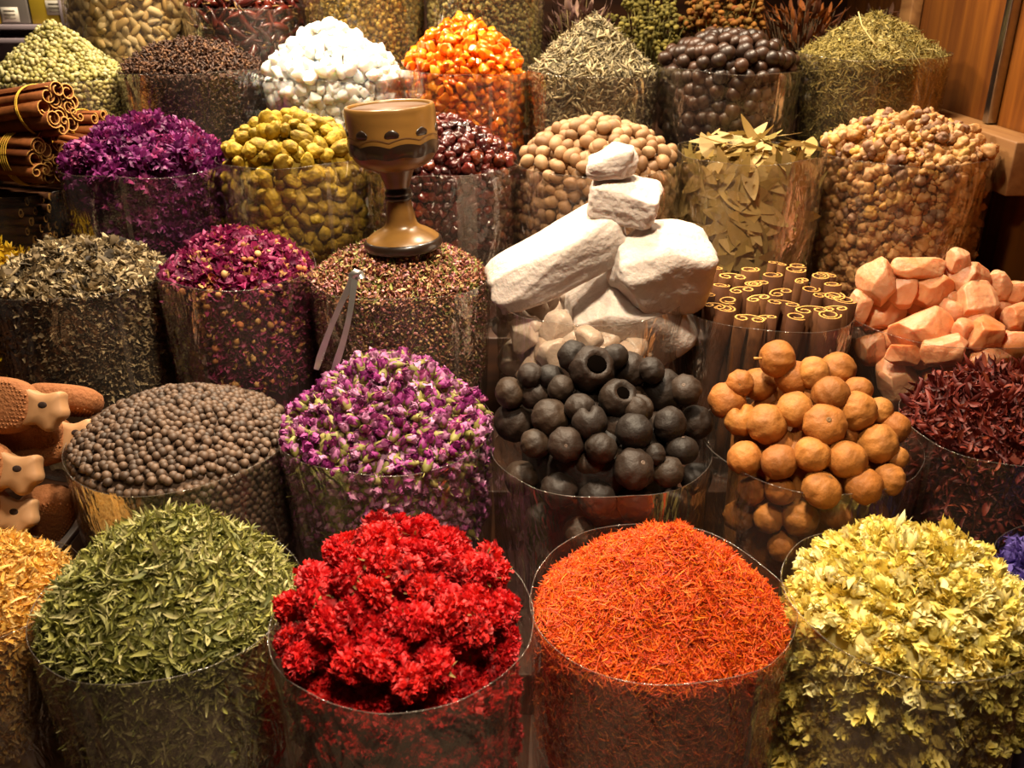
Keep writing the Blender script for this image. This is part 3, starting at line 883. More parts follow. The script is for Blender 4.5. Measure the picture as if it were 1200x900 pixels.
# purple roses
def rose(seed, R=.017):
    r = np.random.default_rng(seed); ts = []
    for k in range(26):
        z = 1 - 1.3 * (k + .5) / 26; a = k * 2.39996; q = math.sqrt(max(0, 1 - z * z)); d = Vector((q * math.cos(a), q * math.sin(a), z))
        M = Matrix.Translation(d * R * .35) @ d.to_track_quat('Y', 'Z').to_matrix().to_4x4() @ Matrix.Rotation(r.uniform(0, 6.28), 4, 'Y')
        ts.append(petal2(R * r.uniform(.55, .85), R * .85, 1.3, .6, .3, seed * 50 + k, 7, 5, 5).moved(M))
    ts.append(lump(seed, (R * .6, R * .6, R * .6), .1, 3, 2)); return join(ts)
heap(G['rose'], 'dried_rose', [rose(i) for i in range(5)], mat('purple rose', ['4a0a40', '70185c', '8c2e78', '581050', 'aa3c78'], rough=.55, transl=.18, isl_w=.25), 'dark purple crumpled dried rose', 'dried rose', 'purple roses', .029, sj=.2, tilt=1, zj=.006, side_sp=.031, side_inset=.019, off=.003, inset=.016, core_in=.026)
# turmeric
heap(G['turmeric'], 'turmeric_piece', [lump(i + 20, (r_.uniform(.014, .023), r_.uniform(.0115, .0155), r_.uniform(.012, .0145)), .22, 2.6, 4, 0, fine=.075, finef=7) for i in range(9)],
     mat('turmeric skin', ['8c7008', 'ac8c14', 'c09e20', '98800e'], rough=.7, nscale=90, namt=.75, ncol='5e4608', bump=.7, bscale=150), 'knobbly yellow turmeric piece', 'turmeric', 'yellow turmeric pieces', .0285, sj=.2, tilt=1.5, zj=.005, side_sp=.029, side_inset=.017, side_tilt=1.5, off=.004, inset=.016, core_in=.024, side_depth=.2)
# dark berries
heap(G['berry'], 'dried_berry', [lump(i + 40, (.0112, .0098, .0080), .34, 3.0, 3, 0, fine=.08, finef=7) for i in range(8)], mat('dark berry skin', ['24080a', '3e1010', '5a1a12', '2c0a0a', '7a3216'], rough=.28, coat=.3), 'shiny dark red wrinkled berry', 'berry', 'dark red berries', .0185, sj=.2, tilt=1.2, zj=.003, side_sp=.019, side_inset=.012, side_tilt=1.2, off=.002, core_in=.016)
# nutmeg
heap(G['nutmeg'], 'nutmeg', [lump(i + 50, (r_.uniform(.0135, .0165), r_.uniform(.0115, .0135), .0122), .07, 2, 3, fine=.02, finef=14) for i in range(5)], mat('nutmeg shell', ['8a6440', 'a07850', 'ac8860', '7c5836'], rough=.6, nscale=50, namt=.4, ncol='6a4a2c'), 'pale brown oval nutmeg', 'nutmeg', 'pale brown nutmegs', .0265, sj=.12, tilt=1.5, zj=.003, side_sp=.0265, side_inset=.0155, side_tilt=1.5, off=.003, inset=.016, core_in=.022, side_depth=.2)
# dark nuts
heap(G['nut'], 'dark_nut', [lump(i + 60, (.0168, .0160, .0154), .05, 2.2, 3, fine=.012, finef=12) for i in range(4)], mat('dark nut shell', ['24160e', '3a2416', '4c3020', '2e1c12'], rough=.42, nscale=50, namt=.35, ncol='20120c'), 'round dark brown nut', 'nut', 'dark brown nuts', .031, sj=.12, tilt=1.5, zj=.004, side_sp=.032, side_inset=.019, off=.006, inset=.018, core_in=.024)
# frankincense
def cluster(seed, R=.0095):
    r = np.random.default_rng(seed); ts = []
    for k in range(r.integers(1, 5)):
        ts.append(lump(seed * 7 + k, np.array([1, .9, .85]) * R * r.uniform(.65, 1.25), .26, 3.2, 3, 4, .8, fine=.09, finef=9).moved(Matrix.Translation(r.normal(size=3) * R * .6)))
    return join(ts)
heap(G['frank'], 'resin_lump', [cluster(i + 3) for i in range(10)], mat('amber resin', ['a87030', 'c08a48', 'c49468', 'c49024', '84543a', '5a3824'], rough=.6, sss=.25, sss_r=.006, nscale=60, namt=.4, ncol='d8b890', bump=.3, bscale=200, isl_w=.08), 'amber and tan resin lump', 'resin', 'amber resin lumps', .0215, sj=.3, tilt=1.5, zj=.007, side_sp=.023, side_inset=.018, side_tilt=1.5, off=.004, inset=.018, core_in=.024, side_depth=.27)
# cardamom
heap(G['cardamom'], 'cardamom_pod', [lump(i + 70, (.0068, .0048, .0046), .1, 2, 2) for i in range(4)], mat('cardamom husk', ['8a823c', 'a89c56', 'c2b67c', '70682c', 'd2c894'], rough=.6), 'small pale green cardamom pod', 'cardamom', 'pale green cardamom pods', .0098, sj=.2, tilt=1.0, zj=.002, side_sp=.0105, side_inset=.007, side_tilt=1.0, off=.002, core_in=.010, cap=290)
# cloves
def clove(seed):
    r = np.random.default_rng(seed)
    P = [(0, 0, -.010), (r.uniform(-.001, .001), 0, -.003), (0, 0, .004)]
    arms = [blade(.006, .0025, .5, 0, .2, 3).moved(Matrix.Rotation(k * PI / 2, 4, 'Z') @ Matrix.Translation((0, .003, .0055)) @ Matrix.Rotation(.6, 4, 'X')) for k in range(4)]
    return join([tube_path(P, [.0010, .0017, .0024], 6)] + arms + [lump(seed, (.003, .003, .003), .1, 2, 2).moved(Matrix.Translation((0, 0, .0065)))])
heap(G['clove'], 'clove', [clove(i) for i in range(5)], mat('clove brown', ['2a160c', '4a2a16', '684020', '38200f', '7c5430'], rough=.65, isl_w=.3), 'small dark brown clove', 'clove', 'dark brown cloves', .0115, sj=.2, tilt=1.5, zj=.004, side_sp=.0125, side_inset=.010, side_tilt=1.5, off=.003, core_in=.010, cap=260, layers=3)
# white crystals
heap(G['crystal'], 'white_crystal', [lump(i + 90, (.019, .016, .016), .16, 2.4, 3, 12, .62, fine=.08, finef=9) for i in range(6)], mat('white crystal', ['f2efea', 'e8e4de'], rough=.35, sss=.6, sss_r=.03), 'brilliant white rough crystal lump', 'crystal', 'white crystals', .024, sj=.35, tilt=1.5, zj=.007, side_sp=.026, side_inset=.019, side_tilt=1.5, off=.006, inset=.018, core_in=.020)
# gum
heap(G['gum'], 'gum_lump', [lump(i + 110, (.0130, .0112, .0105), .2, 2.8, 3, 10, .66, fine=.03, finef=7) for i in range(6)], mat('orange gum', ['d05a06', 'e87a0c', 'f09424', 'c04c04'], rough=.18, sss=.5, sss_r=.012, sssc=(1, .4, .1), coat=.4), 'glossy orange gum lump', 'gum', 'orange gum lumps', .0190, sj=.28, tilt=1.5, zj=.005, side_sp=.0205, side_inset=.014, side_tilt=1.5, off=.004, inset=.012, core_in=.018)
# pods in the back row
def pod(seed):
    r = np.random.default_rng(seed)
    return T((lambda t: t.V + np.stack([0 * t.V[:, 0], .004 * np.sin(t.V[:, 0] * 90), 0 * t.V[:, 0]], 1))(lump(seed, (.019, .0095, .0085), .12, 2, 3)), ICO[3][1])
heap(G['pod'], 'cream_pod', [pod(i + 130) for i in range(6)], mat('cream pod', ['a8884c', 'c0a468', 'ccb88a', '8c7030'], rough=.6), 'pale cream oblong dried pod', 'pod', 'cream pods', .0235, sj=.2, tilt=1, zj=.003, side_sp=.0235, side_inset=.014, side_tilt=.35, off=.003, inset=.014, core_in=.022, layers=1, side_depth=.19)
# chilies
def chil(seed):
    r = np.random.default_rng(seed); c = r.uniform(.6, 1.6); P = []; p = np.zeros(3); a = -c / 2
    for j in range(9):
        P.append(p.copy()); p = p + np.array([math.cos(a), math.sin(a), .1 * math.sin(j + seed)]) * .0085; a += c / 8
    P = np.array(P); P -= P.mean(0)
    t = tube_path(P, [.004, .0075, .0085, .008, .0075, .0062, .005, .003, .001], 10); t.V *= (1 + .12 * sn(t.V, seed, 150, 2))[:, None]; return t
def cst(seed):
    t = chil(seed); q = t.V[:10].mean(0); d = q - t.V[20:30].mean(0); d /= np.linalg.norm(d)
    return tube_path([q, q + d * .008, q + d * .016 + np.array([0, .003, 0])], [.003, .0016, .0012], 6)
heap(G['chili'], 'dried_chili', [chil(i) for i in range(5)], mat('chili skin', ['2c0a06', '46100a', '5e1c0e', '220606'], rough=.3, coat=.25), 'dark red glossy dried chili', 'chili', 'dried chilies', .026, sj=.2, tilt=.5, zj=.006, parts=[('stem', [cst(i) for i in range(5)], mat('chili stem', ['7a5a28'], rough=.7))], side_sp=.027, side_inset=.014, side_tilt=.25, inset=.025, off=.006, core_in=.02, layers=2)

# bay leaves
bl = [blade(r_.uniform(.070, .100), r_.uniform(.025, .034), r_.uniform(-.3, .5), r_.uniform(-.4, .4), r_.uniform(.03, .15), 10, r_.uniform(-.3, .3), power=.8) for _ in range(6)]
heap(G['bay'], 'bay_leaf', bl, mat('bay leaf', ['9a8040', 'c0a05c', 'd4b478', '7a682c', 'b89458'], rough=.55, transl=.15, nscale=60, namt=.3, ncol='7a6a30'), 'large dried olive tan bay leaf', 'bay leaf', 'bay leaves', .030, sj=.15, tilt=.28, zj=.012, side_sp=.027, side_inset=.010, side_tilt=.16, inset=.034, off=.008, core_in=.03, layers=2, side_depth=.2)
# ------------------------------------------------------------------ limes
def lime(seed, R=1.0, hole=0.0, crack=False, flat=.9):
    V, Fs = ICO[4]; V = V.copy(); r = np.random.default_rng(seed)
    z = V[:, 2]; ph = np.arctan2(V[:, 1], V[:, 0]); s = np.sqrt(np.maximum(0, 1 - z * z)); n = r.integers(7, 10)
    rad = 1 + .032 * np.cos(n * ph + 1.5 * np.sin(2 * ph + seed)) * s ** 2 + .035 * sn(V, seed, 2.5, 2)
    th = np.arccos(np.clip(z, -1, 1))
    rad -= .10 * np.exp(-(th / .22) ** 2)
    if hole:
        rad -= hole * (1 / (1 + np.exp((th - .46) * 26))) - .06 * np.exp(-((th - .58) / .12) ** 2)
    if crack:
        c = np.exp(-((V[:, 0] + .15 * np.sin(3 * V[:, 2])) / .16) ** 2) * (V[:, 1] > 0) * np.clip(V[:, 1] * 2, 0, 1)
        rad -= .45 * c
    rad += .014 * sn(V, seed + 5, 9, 3) * (1 + s)
    V = V * rad[:, None] * np.array([1, 1, flat]) * R
    return T(V, Fs)

def lime_scar(seed, R=1.0):
    return lathe([(.80 * R, .0), (.815 * R, .05 * R), (.825 * R, .09 * R), (.80 * R, .12 * R)], 14, False).moved(Matrix.Identity(4))

ORL = mat('orange lime skin', ['985c22', 'a8682a', 'b27634', '8a521e', 'a06026'], rough=.65, nscale=55, namt=.65, ncol='70431a', bump=.7, bscale=110, spec=.35)
BKL = mat('black lime skin', ['1a110a', '2a1c12', '362618', '160e09'], rough=.6, nscale=35, namt=.6, ncol='120c08', bump=.7, bscale=90, spec=.3)
SCAR = mat('lime stem scar', ['6a4a24'], rough=.7)
SCARB = mat('black lime stem scar', ['554438'], rough=.7)
INNER = mat('dark lime hollow', ['060403'], rough=1, spec=0)  # near-black colour for the shade inside a lime's hole
STALK = mat('lime stalk', ['b07a34'], rough=.7)

def put_lime(b, px, py, d, m, scar, label, group, seed, hole=0, crack=False, up=None, deep=.35, name='dried_lime', stalk=None):
    d *= 1.06; p = b.on(px, py, .0); s = mpp(p); R = d * s / 2
    p = b.on(px, py, R * (1.15 if b.on(px, py)[2] < b.fz - .004 else deep))
    R = d * mpp(p) / 2
    r = np.random.default_rng(seed)
    o = tobj(name, lime(seed, R, hole, crack, r.uniform(.88, .98)), m)
    o.location = p
    u = Vector(up) if up is not None else Vector((r.uniform(-.8, .8), r.uniform(-.9, .3), r.uniform(.0, .9)))
    o.rotation_euler = u.normalized().to_track_quat('Z', 'Y').to_euler()
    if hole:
        tobj('hollow', lump(seed, (R * .44, R * .40, R * .05), .12, 3, 2).moved(Matrix.Translation((0, 0, R * (.70 if hole > .5 else .66)))), INNER, parent=o)  # flat black disc in the dent, painted shade instead of a deep cavity
    elif not crack:
        tobj('stem_scar', lime_scar(seed, R * 1.02), scar, parent=o)
    if stalk: tobj('stalk', tube_path([(0, 0, R * .8), (.001, 0, R * 1.05), (.002, 0, R * 1.3)], [.0022, .0016, .0024], 6), STALK, parent=o)
    tag(o, label, 'dried lime', group)
    return o

b = G['orangelime']
OL = [(911, 421, 42, 'topmost orange dried lime with a short stalk'), (930, 443, 41, 'orange dried lime just below the topmost stalked one'),
 (890, 450, 40, 'wrinkled orange dried lime below and left of the stalked one'), (867, 449, 30, 'small orange dried lime half hidden at the back left of the heap'),
 (954, 438, 38, 'orange dried lime wedged behind the upper pair of the heap'), (981, 434, 41, 'orange dried lime at the upper right peak of the heap'),
 (973, 462, 42, 'orange dried lime in the middle of the upper right slope'), (1006, 457, 32, 'half hidden orange dried lime on the right back edge of the heap'),
 (1005, 482, 44, 'large ribbed orange dried lime on the right slope'), (1031, 482, 32, 'small orange dried lime behind the large ribbed one'),
 (852, 469, 42, 'orange dried lime at the far left rim beside the black limes'), (868, 491, 38, 'broken orange dried lime with a dark split at the left rim'),
 (931, 480, 40, 'orange dried lime in the hollow at the middle of the heap'), (899, 497, 45, 'dented orange dried lime at the front left rim'),
 (967, 498, 48, 'largest orange dried lime facing front in the middle of the heap'), (1047, 502, 36, 'oval orange dried lime at the far right rim'),
 (1029, 520, 44, 'bright orange dried lime on the right front slope'), (952, 533, 41, 'pale orange dried lime at the front rim beside the film edge'),
 (992, 539, 44, 'orange dried lime at the front rim behind a strip of shiny film'), (913, 541, 41, 'orange dried lime behind the film below the dented one'),
 (873, 537, 40, 'shaded orange dried lime behind the film on the left'), (1050, 537, 28, 'small orange dried lime at the right rim under the oval one'),
 (963, 574, 44, 'orange dried lime behind the wrinkled film in the centre'), (1012, 570, 42, 'orange dried lime behind the film right of centre'),
 (1042, 562, 36, 'orange dried lime behind the film at the far right'), (880, 576, 34, 'small orange dried lime behind the film on the left, second layer'),
 (914, 575, 34, 'small orange dried lime behind the film left of centre'), (866, 605, 35, 'orange dried lime low behind the film at the far left'),
 (901, 607, 34, 'orange dried lime low behind the film above the saffron'), (938, 606, 42, 'orange dried lime low behind the film in the centre'),
 (981, 604, 40, 'dim orange dried lime low behind the film right of centre'), (1021, 602, 38, 'dim orange dried lime low behind the film on the right'),
 (918, 640, 36, 'lowest orange dried lime behind the film between saffron and blossoms')]
for i, (x, y, d, l) in enumerate(OL):
    put_lime(b, x, y, d, ORL, SCAR, l, 'orange dried limes', 200 + i, crack=(i == 11), stalk=(i == 0), up=(-1, -.1, .1) if i == 0 else ((-.3, -.6, .6) if i == 11 else None))
P, N = b.top(.046, -.042, .036)
tag(link('dried_lime_filling', to_mesh('lime_filling', [raw(b.core(.042))] + many([lime(5, .025)], np.zeros(len(P), int), mat4(P, frames(N, 1.5), 1.0)), [ORL])), 'mass of orange dried limes packed beneath the visible ones', 'filling', None, 'stuff')

b = G['blacklime']
KL = [(672, 418, 36, 'black dried lime behind the big holed one at the peak'), (693, 432, 52, 'big black dried lime with a gaping round hole at the peak'),
 (738, 433, 42, 'ridged black dried lime right of the big holed one'), (720, 418, 32, 'dark black dried lime peeping out behind the peak'),
 (764, 434, 30, 'small black dried lime at the back right of the heap'), (777, 459, 50, 'largest ridged black dried lime on the right slope'),
 (803, 457, 36, 'half hidden black dried lime behind the largest one'), (622, 440, 30, 'small black dried lime at the back left edge'),
 (645, 442, 31, 'small black dried lime second from the back left edge'), (657, 455, 32, 'brownish black dried lime below and left of the peak'),
 (598, 461, 36, 'black dried lime at the far left rim beside the rosebuds'), (627, 461, 38, 'split black dried lime with a torn gap on the left slope'),
 (724, 467, 44, 'black dried lime with a smaller ringed opening below the peak'), (680, 478, 34, 'shrunken black dried lime in the hollow under the peak'),
 (603, 494, 46, 'large round black dried lime at the left front rim'), (645, 489, 43, 'ridged black dried lime second along the left front rim'),
 (691, 495, 40, 'broken black dried lime with ragged edges in the middle'), (747, 480, 36, 'cracked black dried lime behind the smooth one on the right front slope'),
 (743, 506, 42, 'smooth black dried lime in front of the cracked one'), (785, 497, 39, 'black dried lime on the right front slope'),
 (816, 495, 38, 'black dried lime at the far right rim beside the orange limes'), (627, 520, 34, 'dull black dried lime tucked behind the left film edge'),
 (663, 521, 40, 'wrinkled grey black dried lime at the front rim left of centre'), (704, 525, 37, 'ridged black dried lime at the front rim in the centre'),
 (743, 549, 47, 'pale grey black dried lime half sunk behind the front film'), (783, 553, 36, 'black dried lime behind the film at the front right'),
 (799, 527, 36, 'dark black dried lime below the right rim'), (767, 533, 26, 'small dark lime between the front limes on the right')]
for i, (x, y, d, l) in enumerate(KL):
    put_lime(b, x, y, d, BKL, SCARB, l, 'black dried limes', 300 + i, deep=-.1 if i == 1 else .35, hole=.6 if i in (1,) else (.35 if i == 12 else 0), crack=i in (11, 16, 17),
             up={1: (.25, -.75, .6), 12: (.3, -.6, .75), 16: (-.1, -.5, .9), 11: (-.5, -.3, .8)}.get(i))
for i, (x, y, d) in enumerate([(612, 560, 40), (655, 575, 42), (700, 585, 42), (745, 590, 42), (790, 590, 40), (815, 560, 36), (635, 610, 40), (680, 625, 40)]):
    put_lime(b, x, y, d, BKL, SCARB, 'black dried lime dim behind the dark film front of its bag', 'black dried limes behind the dark film', 340 + i)
P, N = b.top(.046, -.042, .036)
tag(link('dried_lime_filling', to_mesh('black_lime_filling', [raw(b.core(.042))] + many([lime(6, .025)], np.zeros(len(P), int), mat4(P, frames(N, 1.5), 1.0)), [BKL])), 'mass of black dried limes packed beneath the visible ones', 'filling', None, 'stuff')

# ------------------------------------------------------------------ rocks
def rock(name, px, py, w, h, y, rot, m, label, cat, group, seed, deep=.8, amp=.10, cuts=9, fine=.03, turn=0, sub=5, box_=0, finef=12):
    c = at(px, py, y); s = mpp(c)
    t = lump(seed, (1, 1, 1), amp, 2.0, sub, cuts, .78, fine, finef)
    if box_:
        V = t.V; V = np.sign(V) * np.abs(V) ** (1 - box_ * .35); t.V = V
    t.V = t.V / np.abs(t.V).max(0)
    t.V = t.V * np.array([w * s / 2, deep * min(w, h) * s / 2 if deep < 5 else deep, h * s / 2])
    o = tobj(name, t, m); o.location = c; o.rotation_euler = (math.radians(turn), math.radians(-rot), 0)
    tag(o, label, cat, group); return o

ALUM = mat('white rough stone', ['ccbeb4', 'd8ccc2'], rough=.75, nscale=30, namt=.4, ncol='b8a496', bump=1.0, bscale=110, sss=.25, sss_r=.01)
QRT = mat('milky stone', ['b8a290', 'c4b2a2', 'ac9480'], rough=.4, nscale=25, namt=.4, ncol='9c8068', bump=.4, sss=.25, sss_r=.015)
g = 'white rough rocks'
def white_rock(px, py, w, h, dp, y, rot, turn, yaw, label, seed, **k):
    c = at(px, py, y); q = mpp(c)
    o = tobj('white_rock', rockbox(seed, (w * q, dp * q, h * q), **k), ALUM); o.location = c
    o.rotation_euler = (Matrix.Rotation(math.radians(-rot), 4, 'Y') @ Matrix.Rotation(math.radians(turn), 4, 'X') @ Matrix.Rotation(math.radians(yaw), 4, 'Z')).to_euler()
    tag(o, label, 'rock', g)
white_rock(653, 303, 178, 64, 74, 1.47, 29, 18, 0, 'long white rock leaning left under the small stacked ones', 22, p=6, cuts=5, depth=.88, amp=.05, fine=.03, wedge=.1)
white_rock(773, 310, 122, 98, 95, 1.455, -14, 22, 14, 'large angular white rock on the right of the stack', 35, p=6, cuts=9, depth=.80, amp=.06, fine=.035, wedge=-.08, shear=-.12)
white_rock(734, 379, 140, 118, 100, 1.495, -38, 15, 10, 'broad white rock lying lowest, half inside the bag', 27, p=5, cuts=9, depth=.82, amp=.07, fine=.03, shear=.1)
white_rock(732, 233, 84, 48, 60, 1.46, -6, 14, -14, 'oblong white rock second from the top of the stack', 24, p=7, cuts=5, depth=.9, amp=.06, fine=.04)
white_rock(715, 189, 66, 42, 48, 1.46, 12, 10, 0, 'small pointed white rock on the very top of the stack', 31, p=4, cuts=6, depth=.84, amp=.12, fine=.05, wedge=.38)
PB = [(597, 363, 32, 'milky pebble at the left edge under the long rock'), (626, 362, 38, 'milky pebble beneath the middle of the long rock'), (615, 392, 46, 'large cloudy pebble at the left of the bag'),
      (653, 384, 46, 'rounded pebble with a bright glint beside the broad rock'), (604, 420, 46, 'dim pebble low at the left of the bag'), (648, 414, 42, 'pale pebble low beside the broad rock'), (640, 352, 32, 'small pebble tucked under the long rock'),
      (624, 436, 42, 'lowest dim pebble behind the black limes'), (587, 384, 26, 'small pebble against the left film'), (676, 434, 44, 'pebble behind the peak of the black limes'),
      (700, 440, 44, 'pebble low under the broad rock'), (770, 432, 46, 'dim pebble at the lower right of the bag'), (668, 352, 34, 'shaded pebble in the gap between the two leaning rocks')]
b = G['alum']
for i, (x, y, d, l) in enumerate(PB):
    p = b.on(x, y, d * .55 * mpp(b.c))
    rock('milky_pebble', x, y, d, d * .9, p[1], 10 * i, QRT, l, 'pebble', 'milky pebbles in the bag', 50 + i, .9, .12, 9, .02, sub=4, box_=.3)
P, N = b.top(.05, -.03, .05); P2, N2 = b.side(.05, .2, .045)
P = np.concatenate([P, P2]); N = np.concatenate([N, N2])
P[:, 2] -= .03
tag(link('pebble_filling', to_mesh('pebble_filling', [raw(b.core(.06))] + many([lump(4, (.027, .025, .022), .15, 2, 3, 8)], np.zeros(len(P), int), mat4(P, frames(N, 1.5), 1.0)), [QRT])), 'milky pebbles packed deep under the white rocks', 'filling', None, 'stuff')

SALT = mat('pink salt rock', ['d08048', 'd88e5a', 'c87238', 'dc9c70', 'c46c34'], rough=.45, nscale=18, namt=.5, ncol='e4b896', bump=.9, bscale=80, sss=.5, sss_r=.02, sssc=(1, .45, .25))
b = G['salt']
SR = [(1031, 331, 46, 54, 25, 'pointed pink salt rock at the upper left of the heap'), (1079, 316, 66, 34, 0, 'flat long pink salt rock along the back of the heap'),
 (1085, 338, 54, 48, -10, 'pale angular pink salt rock at the middle top'), (1040, 361, 44, 70, -32, 'tall leaning pink salt rock on the left'),
 (1123, 307, 24, 32, 10, 'small pointed salt rock topmost at the back'), (1131, 330, 50, 44, 10, 'orange pink salt rock under the topmost point'),
 (1141, 358, 46, 58, -25, 'greyish salt rock leaning in the middle right'), (1080, 387, 68, 50, 12, 'broad veined salt rock in the middle front'),
 (1109, 411, 54, 38, 12, 'smooth egg shaped salt rock low in front'), (1154, 394, 44, 40, -3, 'square salt block standing on another block'),
 (1158, 422, 54, 34, 5, 'wide salt block beneath the square one'), (1188, 344, 34, 36, 0, 'knobbly pale salt rock at the right edge'),
 (1168, 338, 28, 40, 15, 'thin upright salt rock right of centre'), (1190, 373, 34, 36, 0, 'orange salt rock at the right edge below the knobbly one'),
 (1008, 358, 26, 46, -5, 'narrow salt rock against the left film'), (1052, 444, 46, 62, 40, 'smooth dim salt rock low behind the film'),
 (1060, 416, 44, 26, -8, 'flat dim salt rock behind the film glint'), (1022, 408, 34, 38, 20, 'yellowish dim salt rock at the lower left film'),
 (1186, 408, 40, 46, 0, 'dim salt rock low at the right edge'), (1164, 364, 42, 34, 0, 'glowing orange salt rock deep in the right of the heap'), (1105, 362, 44, 36, 0, 'orange salt rock deep in the middle of the heap'), (1058, 340, 40, 40, 0, 'orange salt rock deep behind the leaning one'),
 (1218, 372, 44, 50, 0, 'salt rock at the far right, mostly cut off')]
for i, (x, y, w_, h_, rt, l) in enumerate(SR):
    dd = .5 * min(w_, h_) * mpp(b.c)
    p = b.on(x, y, dd * (.9 if i not in (19, 20, 21) else 2.0))
    rock('salt_rock', x, y, w_ * 1.1, h_ * 1.1, p[1], rt, SALT, l, 'salt rock', 'pink salt rocks', 90 + i, .95, .06, 18, .03, sub=5, box_=.3, finef=10)
P, N = b.top(.055, -.045, .05); P2, N2 = b.side(.05, .12, .05); P = np.concatenate([P, P2]); N = np.concatenate([N, N2])
tag(link('salt_filling', to_mesh('salt_filling', [raw(b.core(.075))] + many([lump(7, (.03, .026, .022), .1, 2, 3, 6)], np.zeros(len(P), int), mat4(P, frames(N, 1.5), 1.0)), [SALT])), 'pink salt rocks packed beneath the visible ones', 'filling', None, 'stuff')

# ------------------------------------------------------------------ upright cinnamon quills
b = G['cinnamon']
CS = [(927, 314, 14, 1), (830, 314, 14, 2), (853, 322, 15, 2), (938, 311, 11, 1), (975, 318, 11, 2), (962, 320, 12, 1), (907, 323, 14, 1), (841, 336, 11, 1), (868, 338, 14, 2),
 (883, 332, 10, 1), (891, 331, 12, 2), (916, 342, 16, 2), (947, 337, 12, 1), (960, 345, 14, 2), (976, 344, 13, 1), (990, 334, 10, 1), (894, 348, 13, 2), (914, 356, 17, 2), (948, 362, 19, 2), (985, 350, 15, 1),
 (846, 358, 13, 2), (873, 372, 15, 2), (812, 330, 12, 1), (822, 345, 13, 2), (934, 326, 10, 2), (860, 349, 12, 1), (905, 309, 11, 2), (880, 316, 12, 1), (832, 362, 12, 1), (992, 362, 12, 2), (800, 322, 10, 1), (972, 366, 14, 1), (930, 369, 12, 1), (900, 374, 12, 2)]
zb = STEPZ[3] + .01
for i, (x, y, rpx, k) in enumerate(CS):
    # depth from the row of the bundle: nearer quills are lower in the picture
    yy = b.c[1] + .115 * (1 - 2 * np.clip((y - 308) / 62, 0, 1))
    p = at(x, y, yy)
    q = p[:2] - b.c[:2]; rr = np.hypot(*q); lim = b.R - .018
    if rr > lim: q = q * lim / rr
    R = rpx * 1.42 / 1000 * 1.1; L = p[2] - zb - .03 * (i % 3)
    o = tobj('cinnamon_quill', scroll(R, L, .0030, k, 4, i, .01), [BARK, BEND])
    o.location = (b.c[0] + q[0], b.c[1] + q[1], p[2] - L / 2)
    o.rotation_euler = (RNG.uniform(-.09, .09), RNG.uniform(-.09, .09), RNG.uniform(-1, 1) + PI)
    zn = 'tallest, at the back' if y < 316 else ('in the back half' if y < 333 else ('in the front half' if y < 352 else 'lowest, against the clear front'))
    sd = 'left' if x < 862 else ('middle' if x < 935 else 'right')
    tag(o, f'rolled brown cinnamon quill standing upright {zn} of its bag, {sd} third', 'cinnamon', f'upright cinnamon quills {zn}, {sd} third')

# ------------------------------------------------------------------ tied cinnamon bundles
TIE = mat('yellow string', ['d8a828', 'e8bc40'], rough=.6)
def bundle(px, py, dpx, y, az, tiltdeg, n, L, label, seed, ties):
    r = np.random.default_rng(seed); c = at(px, py, y); s = mpp(c); Rb = dpx * s / 2
    root = empty('cinnamon_bundle', c)
    d = Vector((math.cos(az), math.sin(az), math.sin(math.radians(tiltdeg)))).normalized()
    root.rotation_euler = d.to_track_quat('Z', 'Y').to_euler()
    rq = Rb * .34
    pos = [(0, 0)] if n == 7 else []
    ring = 6 if n == 7 else 9
    if n == 12: pos = [(rq * 1.0 * math.cos(a), rq * 1.0 * math.sin(a)) for a in (0, 2.1, 4.2)]
    pos += [((Rb - rq) * math.cos(2 * PI * k / ring + .2), (Rb - rq) * math.sin(2 * PI * k / ring + .2)) for k in range(ring)]
    for k, (x, yv) in enumerate(pos):
        R = rq * r.uniform(.98, 1.12); l = L * r.uniform(.96, 1.0)
        o = tobj('cinnamon_quill', scroll(R, l, .0022, 1 if r.random() < .75 else 2, 4, seed * 20 + k).moved(Matrix.Rotation(r.uniform(0, 6.28), 4, 'Z')), [BARKL, BEND], parent=root)
        o.location = (x, yv, -L / 2 + r.uniform(-.006, .003))
    for t in ties:
        P = [(Rb * .985 * math.cos(a), Rb * .985 * math.sin(a), -t + .004 * math.sin(a * 2)) for a in np.linspace(0, 2 * PI, 33)]
        tobj('tie', tube_path(P, .0011, 5, False), TIE, parent=root)
    tag(root, label, 'cinnamon', 'tied bundles of cinnamon'); return root
bundle(74, 126, 62, 1.79, -.42, 9, 12, .22, 'top front cinnamon bundle tied with one yellow string', 1, [.062, .066])
bundle(62, 186, 66, 1.79, -.42, 2, 12, .22, 'lower front cinnamon bundle tied with several yellow strings', 2, [.060, .066, .072, .078])
bundle(122, 148, 40, 1.93, -.30, 3, 7, .20, 'small cinnamon bundle behind the top one, ends facing right', 3, [.05, .054])
bundle(104, 178, 40, 1.90, -.42, -6, 7, .20, 'low cinnamon bundle squeezed between the front ones and purple roses', 4, [.06])

